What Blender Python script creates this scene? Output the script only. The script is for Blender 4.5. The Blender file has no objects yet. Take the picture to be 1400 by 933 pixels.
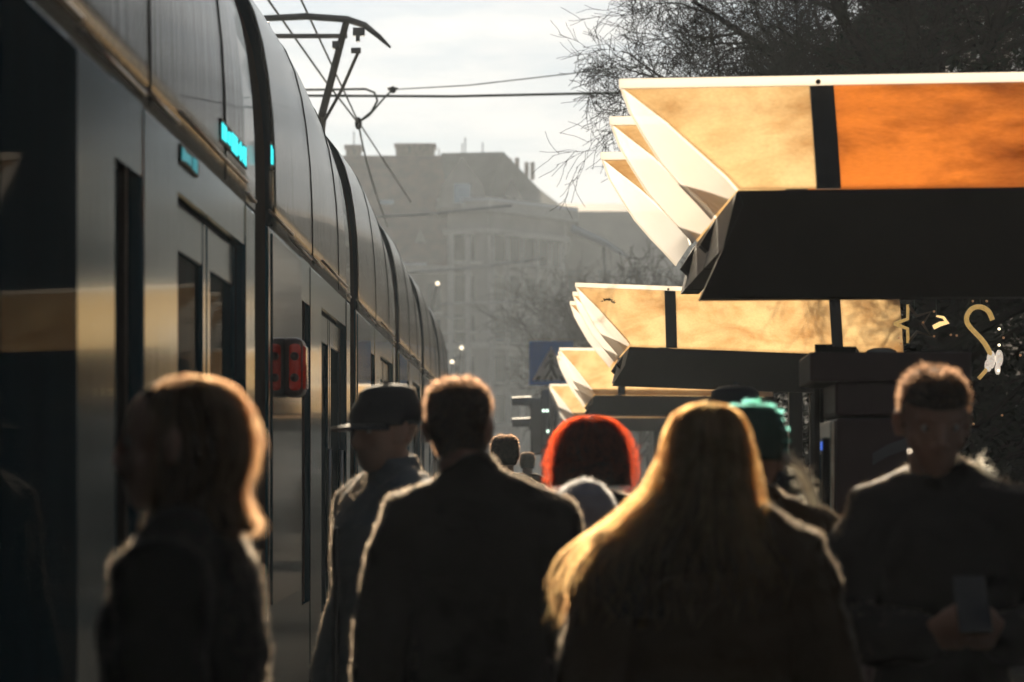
import bpy, bmesh, math, random
import numpy as np
from mathutils import Vector, Matrix, noise as mnoise

random.seed(7); rng = np.random.default_rng(7)
SC = bpy.context.scene
COL = SC.collection
R = math.radians
CAM_H = 1.55
F_PX, VX, VY = 4000.0, 712.0, 640.0      # focal length in photo pixels, vanishing point of the street


def at(px, py, d):
    """metres in the street for a point measured in the photograph, at distance d"""
    return Vector(((px - VX) * d / F_PX, d, CAM_H + (VY - py) * d / F_PX))


# ------------------------------------------------------------------ materials
def mat(name, base=(.5, .5, .5), rough=.6, metal=0., spec=.5, coat=0., sheen=0., sheen_rough=.4, emis=None, estr=0.,
        var=.12, scale=6., bump=0., bump_scale=40., stretch=(1, 1, 1), sss=0., sheen_tint=(1, 1, 1), coat_rough=.03, stint=(1, 1, 1)):
    m = bpy.data.materials.new(name); m.use_nodes = True
    nt = m.node_tree; b = nt.nodes['Principled BSDF']
    tc = nt.nodes.new('ShaderNodeTexCoord'); mp = nt.nodes.new('ShaderNodeMapping')
    mp.inputs['Scale'].default_value = stretch
    nt.links.new(tc.outputs['Object'], mp.inputs[0])
    n = nt.nodes.new('ShaderNodeTexNoise'); n.inputs['Scale'].default_value = scale; n.inputs['Detail'].default_value = 5
    nt.links.new(mp.outputs[0], n.inputs['Vector'])
    r = nt.nodes.new('ShaderNodeValToRGB')
    r.color_ramp.elements[0].position = .3; r.color_ramp.elements[1].position = .7
    r.color_ramp.elements[0].color = (*[c * (1 - var) for c in base], 1)
    r.color_ramp.elements[1].color = (*[min(1, c * (1 + var)) for c in base], 1)
    nt.links.new(n.outputs['Fac'], r.inputs[0]); nt.links.new(r.outputs[0], b.inputs['Base Color'])
    b.inputs['Roughness'].default_value = rough; b.inputs['Metallic'].default_value = metal
    b.inputs['Specular IOR Level'].default_value = spec; b.inputs['Specular Tint'].default_value = (*stint, 1)
    b.inputs['Coat Weight'].default_value = coat; b.inputs['Coat Roughness'].default_value = coat_rough
    b.inputs['Sheen Weight'].default_value = sheen; b.inputs['Sheen Roughness'].default_value = sheen_rough
    b.inputs['Sheen Tint'].default_value = (*sheen_tint, 1)
    if sss:
        b.inputs['Subsurface Weight'].default_value = sss
        b.inputs['Subsurface Radius'].default_value = (.03, .006, .003)
        b.inputs['Subsurface Scale'].default_value = .6
    if emis:
        b.inputs['Emission Color'].default_value = (*emis, 1); b.inputs['Emission Strength'].default_value = estr
    if bump:
        n2 = nt.nodes.new('ShaderNodeTexNoise'); n2.inputs['Scale'].default_value = bump_scale; n2.inputs['Detail'].default_value = 4
        nt.links.new(mp.outputs[0], n2.inputs['Vector'])
        bp = nt.nodes.new('ShaderNodeBump'); bp.inputs['Strength'].default_value = bump; bp.inputs['Distance'].default_value = .01
        nt.links.new(n2.outputs['Fac'], bp.inputs['Height']); nt.links.new(bp.outputs[0], b.inputs['Normal'])
        if coat: nt.links.new(bp.outputs[0], b.inputs['Coat Normal'])
    return m


def translucent_mat(name, col, through, thr_col, dirt=None, dirt_amt=.6, gloss=.06, dscale=3., stretch=(1, 1, 1), lo=.45, hi=.7, scratch=.35):
    """sheet that lets the sun glow through it: translucent + a little clear transmission + gloss, with dirt as a real stain"""
    m = bpy.data.materials.new(name); m.use_nodes = True
    nt = m.node_tree; nt.nodes.clear()
    out = nt.nodes.new('ShaderNodeOutputMaterial')
    tr = nt.nodes.new('ShaderNodeBsdfTranslucent'); tp = nt.nodes.new('ShaderNodeBsdfTransparent'); gl = nt.nodes.new('ShaderNodeBsdfGlossy')
    gl.inputs['Roughness'].default_value = .15
    tp.inputs['Color'].default_value = (*thr_col, 1)
    tc = nt.nodes.new('ShaderNodeTexCoord'); mp = nt.nodes.new('ShaderNodeMapping'); mp.inputs['Scale'].default_value = stretch
    nt.links.new(tc.outputs['Object'], mp.inputs[0])
    n = nt.nodes.new('ShaderNodeTexNoise'); n.inputs['Scale'].default_value = dscale; n.inputs['Detail'].default_value = 9
    n.inputs['Roughness'].default_value = .65; n.inputs['Distortion'].default_value = .35
    nt.links.new(mp.outputs[0], n.inputs['Vector'])
    r = nt.nodes.new('ShaderNodeValToRGB')
    d = dirt or col
    r.color_ramp.elements[0].position = lo; r.color_ramp.elements[1].position = hi
    r.color_ramp.elements[0].color = (*col, 1)
    r.color_ramp.elements[1].color = (*[c * (1 - dirt_amt) + dd * dirt_amt for c, dd in zip(col, d)], 1)
    nt.links.new(n.outputs['Fac'], r.inputs[0])
    # fine scratches
    w = nt.nodes.new('ShaderNodeTexNoise'); w.inputs['Scale'].default_value = 60; w.inputs['Detail'].default_value = 6
    nt.links.new(mp.outputs[0], w.inputs['Vector'])
    mx = nt.nodes.new('ShaderNodeMixRGB'); mx.blend_type = 'MULTIPLY'; mx.inputs[0].default_value = scratch
    nt.links.new(r.outputs[0], mx.inputs[1]); nt.links.new(w.outputs['Fac'], mx.inputs[2])
    nt.links.new(mx.outputs[0], tr.inputs['Color'])
    m1 = nt.nodes.new('ShaderNodeMixShader'); m1.inputs[0].default_value = through
    nt.links.new(tr.outputs[0], m1.inputs[1]); nt.links.new(tp.outputs[0], m1.inputs[2])
    m2 = nt.nodes.new('ShaderNodeMixShader'); m2.inputs[0].default_value = gloss
    nt.links.new(m1.outputs[0], m2.inputs[1]); nt.links.new(gl.outputs[0], m2.inputs[2])
    nt.links.new(m2.outputs[0], out.inputs[0])
    return m


def hair_mat(name, col, trans=.5, gloss=.12, clear=.25):
    m = bpy.data.materials.new(name); m.use_nodes = True
    nt = m.node_tree; nt.nodes.clear()
    out = nt.nodes.new('ShaderNodeOutputMaterial')
    df = nt.nodes.new('ShaderNodeBsdfDiffuse'); tr = nt.nodes.new('ShaderNodeBsdfTranslucent'); gl = nt.nodes.new('ShaderNodeBsdfGlossy')
    tc = nt.nodes.new('ShaderNodeTexCoord')
    n = nt.nodes.new('ShaderNodeTexNoise'); n.inputs['Scale'].default_value = 25
    nt.links.new(tc.outputs['Object'], n.inputs['Vector'])
    r = nt.nodes.new('ShaderNodeValToRGB')
    r.color_ramp.elements[0].position = .3; r.color_ramp.elements[1].position = .7
    r.color_ramp.elements[0].color = (*[c * .65 for c in col], 1); r.color_ramp.elements[1].color = (*[min(1, c * 1.3) for c in col], 1)
    nt.links.new(n.outputs['Fac'], r.inputs[0])
    rf = nt.nodes.new('ShaderNodeBsdfRefraction'); rf.inputs['IOR'].default_value = 1.45; rf.inputs['Roughness'].default_value = .85; rf.distribution = 'BECKMANN'
    for s in (df, tr, rf): nt.links.new(r.outputs[0], s.inputs['Color'])
    fw = nt.nodes.new('ShaderNodeMixShader'); fw.inputs[0].default_value = .65      # hair scatters light mostly forward
    nt.links.new(tr.outputs[0], fw.inputs[1]); nt.links.new(rf.outputs[0], fw.inputs[2])
    gl.inputs['Color'].default_value = (*[min(1, c * 1.2 + .15) for c in col], 1); gl.inputs['Roughness'].default_value = .35
    a = nt.nodes.new('ShaderNodeMixShader'); a.inputs[0].default_value = trans
    nt.links.new(df.outputs[0], a.inputs[1]); nt.links.new(fw.outputs[0], a.inputs[2])
    b = nt.nodes.new('ShaderNodeMixShader'); b.inputs[0].default_value = gloss
    nt.links.new(a.outputs[0], b.inputs[1]); nt.links.new(gl.outputs[0], b.inputs[2])
    tp = nt.nodes.new('ShaderNodeBsdfTransparent'); e = nt.nodes.new('ShaderNodeMixShader'); e.inputs[0].default_value = clear
    nt.links.new(b.outputs[0], e.inputs[1]); nt.links.new(tp.outputs[0], e.inputs[2])
    nt.links.new(e.outputs[0], out.inputs[0])
    return m


M = dict(
    asphalt=mat('asphalt', (.04, .04, .04), .95, spec=0, bump=.4, bump_scale=120, scale=2),
    paving=mat('concrete paving', (.06, .056, .052), .95, spec=0, bump=.3, bump_scale=60, scale=3, var=.25),
    kerb=mat('kerb stone', (.3, .29, .27), .8, bump=.3),
    rail=mat('worn rail steel', (.45, .43, .4), .3, metal=1),
    tram_paint=mat('tram blue metallic paint', (.012, .08, .12), .14, metal=.4, coat=.12, stint=(.58, .82, 1), bump=.04, bump_scale=5, stretch=(.3, 2.2, .08), var=.2, scale=3),
    tram_roof=mat('tram roof paint', (.03, .05, .065), .25, metal=.1, coat=.25, stint=(.55, .8, 1), bump=.22, bump_scale=4, stretch=(.2, 4.5, .1), var=.2, scale=3),
    tram_core=mat('tram inner frame', (.012, .014, .017), .55),
    tram_flush=mat('tram flush tinted glass', (.006, .03, .042), .06, spec=.4, bump=.006, bump_scale=3, stretch=(.3, 1, .15)),
    tram_glass=mat('tram dark glass', (.006, .034, .05), .12, spec=0, coat=.07, bump=.006, bump_scale=3, stretch=(.3, 1, .15)),
    rubber=mat('black rubber', (.012, .012, .013), .75, bump=.4, bump_scale=30),
    alu=mat('brushed aluminium', (.5, .5, .5), .3, metal=1, stretch=(1, 20, 1)),
    dark_metal=mat('dark painted steel', (.018, .017, .016), .45, spec=.4, var=.3),
    fascia=mat('dark brown shelter steel', (.028, .017, .009), .6, spec=.2, var=.3, scale=2),
    wire=mat('green copper wire', (.07, .09, .07), .5, metal=.4),
    grey_steel=mat('galvanised grey steel', (.26, .25, .24), .45, metal=.6),
    lamp_body=mat('dark red lamp body', (.05, .006, .006), .35, coat=.5),
    red_lens=mat('red lamp lens', (.30, .012, .01), .2, emis=(.8, .05, .02), estr=.03, var=.4, scale=25, coat=1),
    teal=mat('glowing teal sign reflection', (.0, .1, .1), .4, emis=(.03, .75, .8), estr=.9),  # reflection of a stop sign in the tram side, put in as emission
    teal_dim=mat('dim glowing teal sign reflection', (.0, .1, .1), .4, emis=(.02, .5, .6), estr=.22),
    green_led=mat('green signal light', (.0, .1, .05), .4, emis=(.05, .9, .45), estr=.5),
    white_led=mat('pale green signal light', (.5, .6, .5), .4, emis=(.75, 1, .8), estr=1.2),
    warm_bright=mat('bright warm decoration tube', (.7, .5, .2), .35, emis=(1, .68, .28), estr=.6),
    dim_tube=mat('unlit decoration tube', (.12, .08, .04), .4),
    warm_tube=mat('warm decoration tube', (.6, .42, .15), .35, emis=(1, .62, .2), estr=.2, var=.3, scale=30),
    silver_tinsel=mat('silver tinsel with painted glitter', (.7, .65, .6), .3, emis=(1, .85, .7), estr=.28, var=.5, scale=40),  # glitter put in as emission; the tinsel is no lamp
    bulb=mat('lit bulb', (.8, .7, .5), .3, emis=(1, .85, .6), estr=1.2),
    dim_bulb=mat('dim amber bulb', (.5, .3, .1), .3, emis=(1, .5, .25), estr=.16),
    sign_blue=mat('sign blue', (.05, .29, .92), .5, var=.06),
    sign_white=mat('sign white', (.75, .75, .73), .5, var=.05),
    sign_black=mat('sign black', (.012, .012, .012), .5),
    amber=translucent_mat('amber acrylic sheet', (1, .88, .66), .22, (.95, .74, .46), (.55, .33, .15), .8, dscale=2.2, stretch=(1, 1, 1.6), lo=.42, hi=.72),
    amber_dark=translucent_mat('darker amber acrylic sheet', (.86, .47, .17), .2, (.95, .55, .2), (.20, .09, .02), .9, dscale=1.5, stretch=(.7, 1, 2.6), lo=.42, hi=.64),
    white_sheet=translucent_mat('clear white acrylic sheet', (1, .98, .96), .2, (.98, .92, .8), (.95, .9, .8), .3, gloss=.1, scratch=.05),
    frosted=translucent_mat('frosted glass', (.6, .58, .54), .35, (.9, .85, .75), (.3, .28, .25), .4),
    kiosk=mat('purple brown machine paint', (.075, .042, .043), .5, coat=.1, var=.08),
    kiosk_stripe=mat('pale grey stripe', (.16, .155, .17), .5),
    kiosk_side=mat('polished machine front', (.85, .8, .72), .22, metal=1, var=.3, scale=20),
    screen_blue=mat('blue card reader light', (.01, .03, .2), .3, emis=(.05, .2, 1), estr=.35),
    wall=mat('grey plaster', (.40, .38, .36), .85, var=.2, scale=.5, bump=.2, bump_scale=4),
    wall_left=mat('rose plaster', (.24, .2, .18), .85, var=.2, scale=.5),
    roof_red=mat('dull red roof tiles', (.11, .045, .035), .85, var=.35, scale=1.5, bump=.5, bump_scale=8),
    roof_slate=mat('slate roof', (.04, .042, .048), .7, var=.3, scale=1.2),
    trim=mat('pale stone trim', (.62, .6, .57), .8, var=.15),
    snow=mat('frosted ledge', (.8, .82, .86), .7, var=.06),
    win=mat('window glass', (.012, .014, .017), .3, spec=.12),
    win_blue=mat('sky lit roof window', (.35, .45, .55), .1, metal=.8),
    brick=mat('chimney brick', (.2, .12, .09), .9, var=.3, scale=4),
    bark=mat('bark', (.02, .014, .01), .95, spec=0, bump=.8, bump_scale=25, var=.3),
    bark_far=mat('brown bark', (.07, .05, .038), .9, var=.3),
    leaf=mat('dark evergreen needles', (.016, .018, .010), .95, spec=0, var=.5, scale=3),
    shop=mat('dark facade render', (.05, .042, .036), .85, var=.3, scale=.8),
    # people
    skin=mat('skin', (.42, .26, .19), .5, sss=.25, var=.08),
    eye_white=mat('eye white', (.7, .68, .64), .25), iris=mat('dark iris', (.03, .02, .015), .2),
    fibre_mint=hair_mat('mint fibres', (.3, 1, .8), .85, .08), h_core=mat('self shaded hair core', (.022, .013, .008), .8, spec=.1), fibre=hair_mat('wool fibres', (.85, .66, .52), .85, .08), fibre_pale=hair_mat('pale fibres', (.9, .88, .88), .85, .08),  # h_core: self-shadow inside the hair, put into a near-black colour
    black_wool=mat('black wool', (.012, .011, .010), .85, spec=.15, sheen=0.17, sheen_rough=.35, bump=.35, bump_scale=90),
    brown_wool=mat('dark brown wool', (.05, .027, .010), .85, spec=.15, sheen=0.15, sheen_rough=.35, bump=.35, bump_scale=90),
    nylon=mat('black nylon', (.012, .010, .010), .65, spec=.12, sheen=0.05, sheen_tint=(1, .9, 1), bump=.3, bump_scale=14),
    grey_blue=mat('grey blue cotton', (.15, .18, .2), .8, spec=.15, sheen=0.12, bump=.3, bump_scale=60),
    pale_blue=mat('pale blue grey fleece', (.25, .26, .31), .85, spec=.15, sheen=0.25, sheen_rough=.3, bump=.4, bump_scale=60),
    navy=mat('navy cotton twill', (.012, .018, .028), .7, spec=.25, sheen=0.15, bump=.3, bump_scale=150),
    mint=mat('mint green knit', (.014, .07, .052), .85, spec=.15, sheen=0.25, sheen_rough=.25, sheen_tint=(.4, 1, .85), bump=.9, bump_scale=60, stretch=(1, 1, .15)),
    denim=mat('dark trousers', (.02, .02, .024), .8, spec=.15, sheen=0.05),
    leather=mat('dark leather', (.015, .013, .012), .4),
    phone=mat('phone', (.01, .01, .012), .2),
    zipm=mat('zip metal', (.3, .3, .3), .35, metal=1),
    h_blonde=hair_mat('golden blonde hair', (1, .56, .27), .9, clear=.1), h_brown=hair_mat('light brown hair', (.9, .54, .33), .9, clear=.12),
    h_red=hair_mat('bright red hair', (.62, .085, .024), .9), h_dark=hair_mat('dark brown hair', (.07, .045, .03), .4, .2),
    h_short=hair_mat('short brown hair', (.46, .29, .19), .85, .12), h_fur=hair_mat('pale fur trim', (.95, .85, .7), .85),
)


# ------------------------------------------------------------------ mesh builder
class MB:
    def __init__(s): s.v = []; s.f = []; s.mi = []; s.m = 0

    def add(s, vs, fs):
        o = len(s.v); s.v += [tuple(x) for x in vs]; s.f += [tuple(i + o for i in q) for q in fs]
        s.mi += [s.m] * len(fs); return s

    def box(s, a, b):
        (x0, y0, z0), (x1, y1, z1) = a, b
        x0, x1 = sorted((x0, x1)); y0, y1 = sorted((y0, y1)); z0, z1 = sorted((z0, z1))
        return s.add([(x0, y0, z0), (x1, y0, z0), (x1, y1, z0), (x0, y1, z0), (x0, y0, z1), (x1, y0, z1), (x1, y1, z1), (x0, y1, z1)],
                     [(0, 3, 2, 1), (4, 5, 6, 7), (0, 1, 5, 4), (1, 2, 6, 5), (2, 3, 7, 6), (3, 0, 4, 7)])

    def prism(s, poly, y0, y1, axis='y'):
        """polygon in XZ extruded along Y (or YZ along X, XY along Z)"""
        n = len(poly)
        if axis == 'y': mk = lambda p, t: (p[0], t, p[1])
        elif axis == 'x': mk = lambda p, t: (t, p[0], p[1])
        else: mk = lambda p, t: (p[0], p[1], t)
        vs = [mk(p, y0) for p in poly] + [mk(p, y1) for p in poly]
        fs = [tuple(range(n)), tuple(range(2 * n - 1, n - 1, -1))] + [(i, i + n, (i + 1) % n + n, (i + 1) % n) for i in range(n)]
        return s.add(vs, fs)

    def loft(s, rings, caps=True):
        n = len(rings[0]); vs = [p for r in rings for p in r]; fs = []
        for k in range(len(rings) - 1):
            for i in range(n):
                j = (i + 1) % n; fs.append((k * n + i, k * n + j, (k + 1) * n + j, (k + 1) * n + i))
        if caps: fs += [tuple(range(n - 1, -1, -1)), tuple(range((len(rings) - 1) * n, len(rings) * n))]
        return s.add(vs, fs)

    def ering(s, c, rx, ry, n=20, rot=0.):
        return [(c[0] + rx * math.cos(2 * math.pi * i / n + rot), c[1] + ry * math.sin(2 * math.pi * i / n + rot), c[2]) for i in range(n)]

    def tube(s, pts, rad, n=10, round_ends=False, flat=1.0, flat_dir=None):
        pts = [Vector(p) for p in pts]
        if isinstance(rad, (int, float)): rad = [rad] * len(pts)
        rad = list(rad)
        if round_ends:
            t0 = (pts[0] - pts[1]).normalized(); t1 = (pts[-1] - pts[-2]).normalized(); r0, r1 = rad[0], rad[-1]
            pts = [pts[0] + t0 * r0 * .95, pts[0] + t0 * r0 * .6] + pts + [pts[-1] + t1 * r1 * .6, pts[-1] + t1 * r1 * .95]
            rad = [r0 * .3, r0 * .8] + rad + [r1 * .8, r1 * .3]
        rings = []; u = None
        for i, p in enumerate(pts):
            t = (pts[min(i + 1, len(pts) - 1)] - pts[max(i - 1, 0)]).normalized()
            if u is None:
                u = Vector(flat_dir) if flat_dir is not None else (Vector((0, 0, 1)) if abs(t.z) < .9 else Vector((0, 1, 0)))
            u = (u - t * u.dot(t)).normalized(); w = t.cross(u)
            rings.append([p + (u * math.cos(2 * math.pi * k / n) * flat + w * math.sin(2 * math.pi * k / n)) * rad[i] for k in range(n)])
        return s.loft(rings)

    def ell(s, c, rx, ry, rz, n=16, m=10):
        rings = []
        for i in range(1, m):
            a = -math.pi / 2 + math.pi * i / m
            rings.append(s.ering((c[0], c[1], c[2] + rz * math.sin(a)), rx * math.cos(a), ry * math.cos(a), n))
        return s.loft(rings)

    def xf(s, mtx, start=0):
        s.v[start:] = [tuple(mtx @ Vector(p)) for p in s.v[start:]]; return s

    def build(s, name, mats, parent=None, smooth=False, loc=None):
        me = bpy.data.meshes.new(name); me.from_pydata(s.v, [], s.f)
        mats = mats if isinstance(mats, (list, tuple)) else [mats]
        for m in mats: me.materials.append(m)
        if len(mats) > 1: me.polygons.foreach_set('material_index', s.mi)
        if smooth: me.polygons.foreach_set('use_smooth', [True] * len(me.polygons))
        me.update()
        o = bpy.data.objects.new(name, me); COL.objects.link(o)
        if parent: o.parent = parent
        if loc is not None: o.location = loc
        return o


def rbox(a, b, bevel=.01, seg=2):
    """box with bevelled edges, as an MB"""
    bm = bmesh.new(); bmesh.ops.create_cube(bm, size=1)
    c = [(a[i] + b[i]) / 2 for i in range(3)]; d = [abs(b[i] - a[i]) for i in range(3)]
    for v in bm.verts: v.co = Vector((c[0] + v.co.x * d[0], c[1] + v.co.y * d[1], c[2] + v.co.z * d[2]))
    bmesh.ops.bevel(bm, geom=bm.edges[:], offset=bevel, segments=seg, profile=.5, affect='EDGES')
    bm.verts.ensure_lookup_table(); m = MB()
    m.add([v.co[:] for v in bm.verts], [[v.index for v in f.verts] for f in bm.faces]); bm.free(); return m


def merge(*mbs):
    m = MB()
    for x in mbs: m.add(x.v, x.f)
    return m


def tag(o, label=None, cat=None, group=None, kind=None):
    if label: o['label'] = label
    if cat: o['category'] = cat
    if group: o['group'] = group
    if kind: o['kind'] = kind
    return o


def thing(name, label, cat, loc=(0, 0, 0), rz=0., group=None):
    o = bpy.data.objects.new(name, None); COL.objects.link(o); o.empty_display_size = .2
    o.location = loc; o.rotation_euler = (0, 0, rz)
    return tag(o, label, cat, group)


def copy_tree(o, parent=None):
    c = o.copy(); COL.objects.link(c)
    if parent: c.parent = parent
    for ch in list(o.children): copy_tree(ch, c)
    return c


def remeshed(mb, voxel, name, mats, parent, smooth_it=4, wrinkle=0., wscale=9., seed=0., smooth_f=.5):
    """several overlapping closed volumes fused into ONE continuous skin"""
    me = bpy.data.meshes.new('tmp'); me.from_pydata(mb.v, [], mb.f)
    bm = bmesh.new(); bm.from_mesh(me); bmesh.ops.recalc_face_normals(bm, faces=bm.faces); bm.to_mesh(me); bm.free()
    o = bpy.data.objects.new('tmp', me); COL.objects.link(o)
    r = o.modifiers.new('r', 'REMESH'); r.mode = 'VOXEL'; r.voxel_size = voxel; r.use_smooth_shade = True
    if smooth_it:
        sm = o.modifiers.new('s', 'SMOOTH'); sm.iterations = smooth_it; sm.factor = smooth_f
    dg = bpy.context.evaluated_depsgraph_get(); dg.update()
    out = bpy.data.meshes.new_from_object(o.evaluated_get(dg))
    bpy.data.objects.remove(o); bpy.data.meshes.remove(me)
    if wrinkle:
        n = len(out.vertices); co = np.empty(n * 3); out.vertices.foreach_get('co', co); co = co.reshape(-1, 3)
        no = np.empty(n * 3); out.vertices.foreach_get('normal', no); no = no.reshape(-1, 3)
        d = np.array([mnoise.noise((p[0] * wscale + seed, p[1] * wscale, p[2] * wscale * 1.7 + p[0] * 4)) + .5 * mnoise.noise((p[0] * wscale * 2.3, p[1] * wscale * 2.3 + seed, p[2] * wscale * 3.5)) for p in co])
        co += no * (d * wrinkle)[:, None]; out.vertices.foreach_set('co', co.ravel()); out.update()
    out.name = name; out.materials.clear()
    for m in (mats if isinstance(mats, (list, tuple)) else [mats]): out.materials.append(m)
    out.polygons.foreach_set('use_smooth', [True] * len(out.polygons))
    ob = bpy.data.objects.new(name, out); COL.objects.link(ob); ob.parent = parent
    return ob


def strands_into(mb, P, r0, r1):
    """P: (n,k,3) strand paths -> fine hairs"""
    P = np.asarray(P, float); n, k, _ = P.shape
    t = np.gradient(P, axis=1); t /= np.linalg.norm(t, axis=2, keepdims=True) + 1e-9
    q = np.random.default_rng(n + k).normal(0, 1, (n, 1, 3)) * [.8, .8, .8]
    u = np.cross(t, q); u /= np.linalg.norm(u, axis=2, keepdims=True) + 1e-9     # each hair a fine ribbon with its own twist
    rad = np.linspace(r0, r1, k)[None, :, None]
    V = np.stack([P + u * rad, P - u * rad], axis=2).reshape(-1, 3)              # n,k,2,3
    i0 = (np.arange(n)[:, None] * k + np.arange(k - 1)[None, :]) * 2
    Q = np.stack([i0, i0 + 1, i0 + 3, i0 + 2], axis=-1).reshape(-1, 4)
    o = len(mb.v); mb.v += list(map(tuple, V.tolist())); mb.f += list(map(tuple, (Q + o).tolist())); mb.mi += [mb.m] * len(Q)


# ------------------------------------------------------------------ world, sun, camera
SUN_EL, SUN_AZ = R(20.0), R(-4.0)           # ahead of the camera, a little to the left, just above the picture
sun_dir = Vector((math.sin(SUN_AZ) * math.cos(SUN_EL), math.cos(SUN_AZ) * math.cos(SUN_EL), math.sin(SUN_EL)))
w = bpy.data.worlds.new('World'); SC.world = w; w.use_nodes = True
nt = w.node_tree; bg = nt.nodes['Background']
sky = nt.nodes.new('ShaderNodeTexSky'); sky.sky_type = 'NISHITA'; sky.sun_disc = False
sky.sun_elevation = SUN_EL; sky.sun_rotation = SUN_AZ % (2 * math.pi); sky.air_density = 1.0; sky.dust_density = .5; sky.ozone_density = 1.5
tc = nt.nodes.new('ShaderNodeTexCoord'); mp = nt.nodes.new('ShaderNodeMapping'); mp.inputs['Scale'].default_value = (9, 9, 46)
nt.links.new(tc.outputs['Generated'], mp.inputs[0])
nz = nt.nodes.new('ShaderNodeTexNoise'); nz.inputs['Scale'].default_value = 1.0; nz.inputs['Detail'].default_value = 7; nz.inputs['Roughness'].default_value = .58
nt.links.new(mp.outputs[0], nz.inputs['Vector'])
rp = nt.nodes.new('ShaderNodeValToRGB'); rp.color_ramp.elements[0].position = .38; rp.color_ramp.elements[1].position = .62
rp.color_ramp.elements[0].color = (0, 0, 0, 1); rp.color_ramp.elements[1].color = (1, 1, 1, 1)
nt.links.new(nz.outputs['Fac'], rp.inputs[0])
SKY = 11.0
# clouds are brightest round the sun, as thin cloud is
dv = nt.nodes.new('ShaderNodeVectorMath'); dv.operation = 'DOT_PRODUCT'; dv.inputs[1].default_value = sun_dir
nt.links.new(tc.outputs['Generated'], dv.inputs[0])
cl = nt.nodes.new('ShaderNodeMath'); cl.operation = 'MAXIMUM'; cl.inputs[1].default_value = 0; nt.links.new(dv.outputs['Value'], cl.inputs[0])
pw = nt.nodes.new('ShaderNodeMath'); pw.operation = 'POWER'; pw.inputs[1].default_value = 14; nt.links.new(cl.outputs[0], pw.inputs[0])
cb = nt.nodes.new('ShaderNodeMixRGB'); cb.inputs[1].default_value = (1.0, 1.05, 1.15, 1); cb.inputs[2].default_value = (SKY, SKY * .985, SKY * .965, 1); nt.links.new(pw.outputs[0], cb.inputs[0])
mx = nt.nodes.new('ShaderNodeMixRGB'); shd = nt.nodes.new('ShaderNodeMixRGB'); shd.blend_type = 'MULTIPLY'; shd.inputs[0].default_value = 1
sh2 = nt.nodes.new('ShaderNodeMixRGB'); sh2.inputs[1].default_value = (.55, .65, .77, 1); sh2.inputs[2].default_value = (1.1, 1.08, 1.05, 1)
nt.links.new(rp.outputs[0], sh2.inputs[0]); nt.links.new(cb.outputs[0], shd.inputs[1]); nt.links.new(sh2.outputs[0], shd.inputs[2]); nt.links.new(shd.outputs[0], mx.inputs[2])
fm = nt.nodes.new('ShaderNodeMath'); fm.operation = 'MULTIPLY_ADD'; fm.inputs[1].default_value = .12; fm.inputs[2].default_value = .86
nt.links.new(rp.outputs[0], fm.inputs[0]); nt.links.new(fm.outputs[0], mx.inputs[0])
nt.links.new(sky.outputs[0], mx.inputs[1]); nt.links.new(mx.outputs[0], bg.inputs['Color'])
bg.inputs['Strength'].default_value = .05

sl = bpy.data.lights.new('Sun', 'SUN'); sl.energy = 5.0; sl.angle = R(.5); sl.color = (1, .83, .61)
so = bpy.data.objects.new('Sun', sl); COL.objects.link(so); so.rotation_euler = sun_dir.to_track_quat('Z', 'Y').to_euler()
so.location = (0, 60, 40)

cd = bpy.data.cameras.new('Camera'); cam = bpy.data.objects.new('Camera', cd); COL.objects.link(cam)
cam.location = (0, 0, CAM_H); cam.rotation_euler = (R(90), 0, 0)
cd.sensor_width = 36; cd.lens = F_PX / 1400 * 36
cd.shift_x = -(VX - 700) / 1400; cd.shift_y = (VY - 466.5) / 1400
cd.clip_start = .1; cd.clip_end = 3000
cd.dof.use_dof = True; cd.dof.focus_distance = 17.0; cd.dof.aperture_fstop = 4.4; cd.dof.aperture_blades = 0
SC.camera = cam

SC.view_settings.view_transform = 'Standard'; SC.view_settings.look = 'None'
SC.view_settings.exposure = 1.02; SC.view_settings.gamma = 1; SC.view_settings.use_curve_mapping = False
cy = SC.cycles
cy.use_denoising = True; cy.max_bounces = 9; cy.diffuse_bounces = 3; cy.glossy_bounces = 4; cy.transmission_bounces = 7
cy.transparent_max_bounces = 14; cy.volume_bounces = 0; cy.caustics_reflective = False; cy.caustics_refractive = False
cy.sample_clamp_indirect = 6; cy.use_adaptive_sampling = True; cy.adaptive_threshold = .015

# ------------------------------------------------------------------ setting
gz = -.16
MB().add([(-700, -60, gz), (700, -60, gz), (700, 900, gz), (-700, 900, gz)], [(0, 1, 2, 3)]).build('ground', M['asphalt'])
tag(bpy.data.objects['ground'], kind='structure')
tag(rbox((-.9, -6, gz - .05), (3.6, 72, 0), .02).build('platform', M['paving']), kind='structure')
tag(MB().box((3.604, -8, gz), (9, 120, -.04)).build('pavement', M['paving']), kind='structure')
tag(MB().box((-.93, -6, gz), (-.903, 72, .004)).build('kerb', M['kerb']), kind='structure')
for k, x in enumerate((-1.62, -3.05)):
    tag(MB().box((x - .035, -20, gz), (x + .035, 260, gz + .03)).build('rail', M['rail']), kind='structure')

# haze: the air of the street
hz = MB().box((-720, -80, -1.4), (720, 920, 34)).build('haze', [])
hm = bpy.data.materials.new('haze air'); hm.use_nodes = True
hn = hm.node_tree; hn.nodes.clear(); ho = hn.nodes.new('ShaderNodeOutputMaterial'); pv = hn.nodes.new('ShaderNodeVolumePrincipled')
pv.inputs['Color'].default_value = (.74, .86, 1, 1); pv.inputs['Density'].default_value = .0006; pv.inputs['Anisotropy'].default_value = .4
hn.links.new(pv.outputs[0], ho.inputs['Volume']); hz.data.materials.append(hm); tag(hz, kind='stuff')

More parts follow.
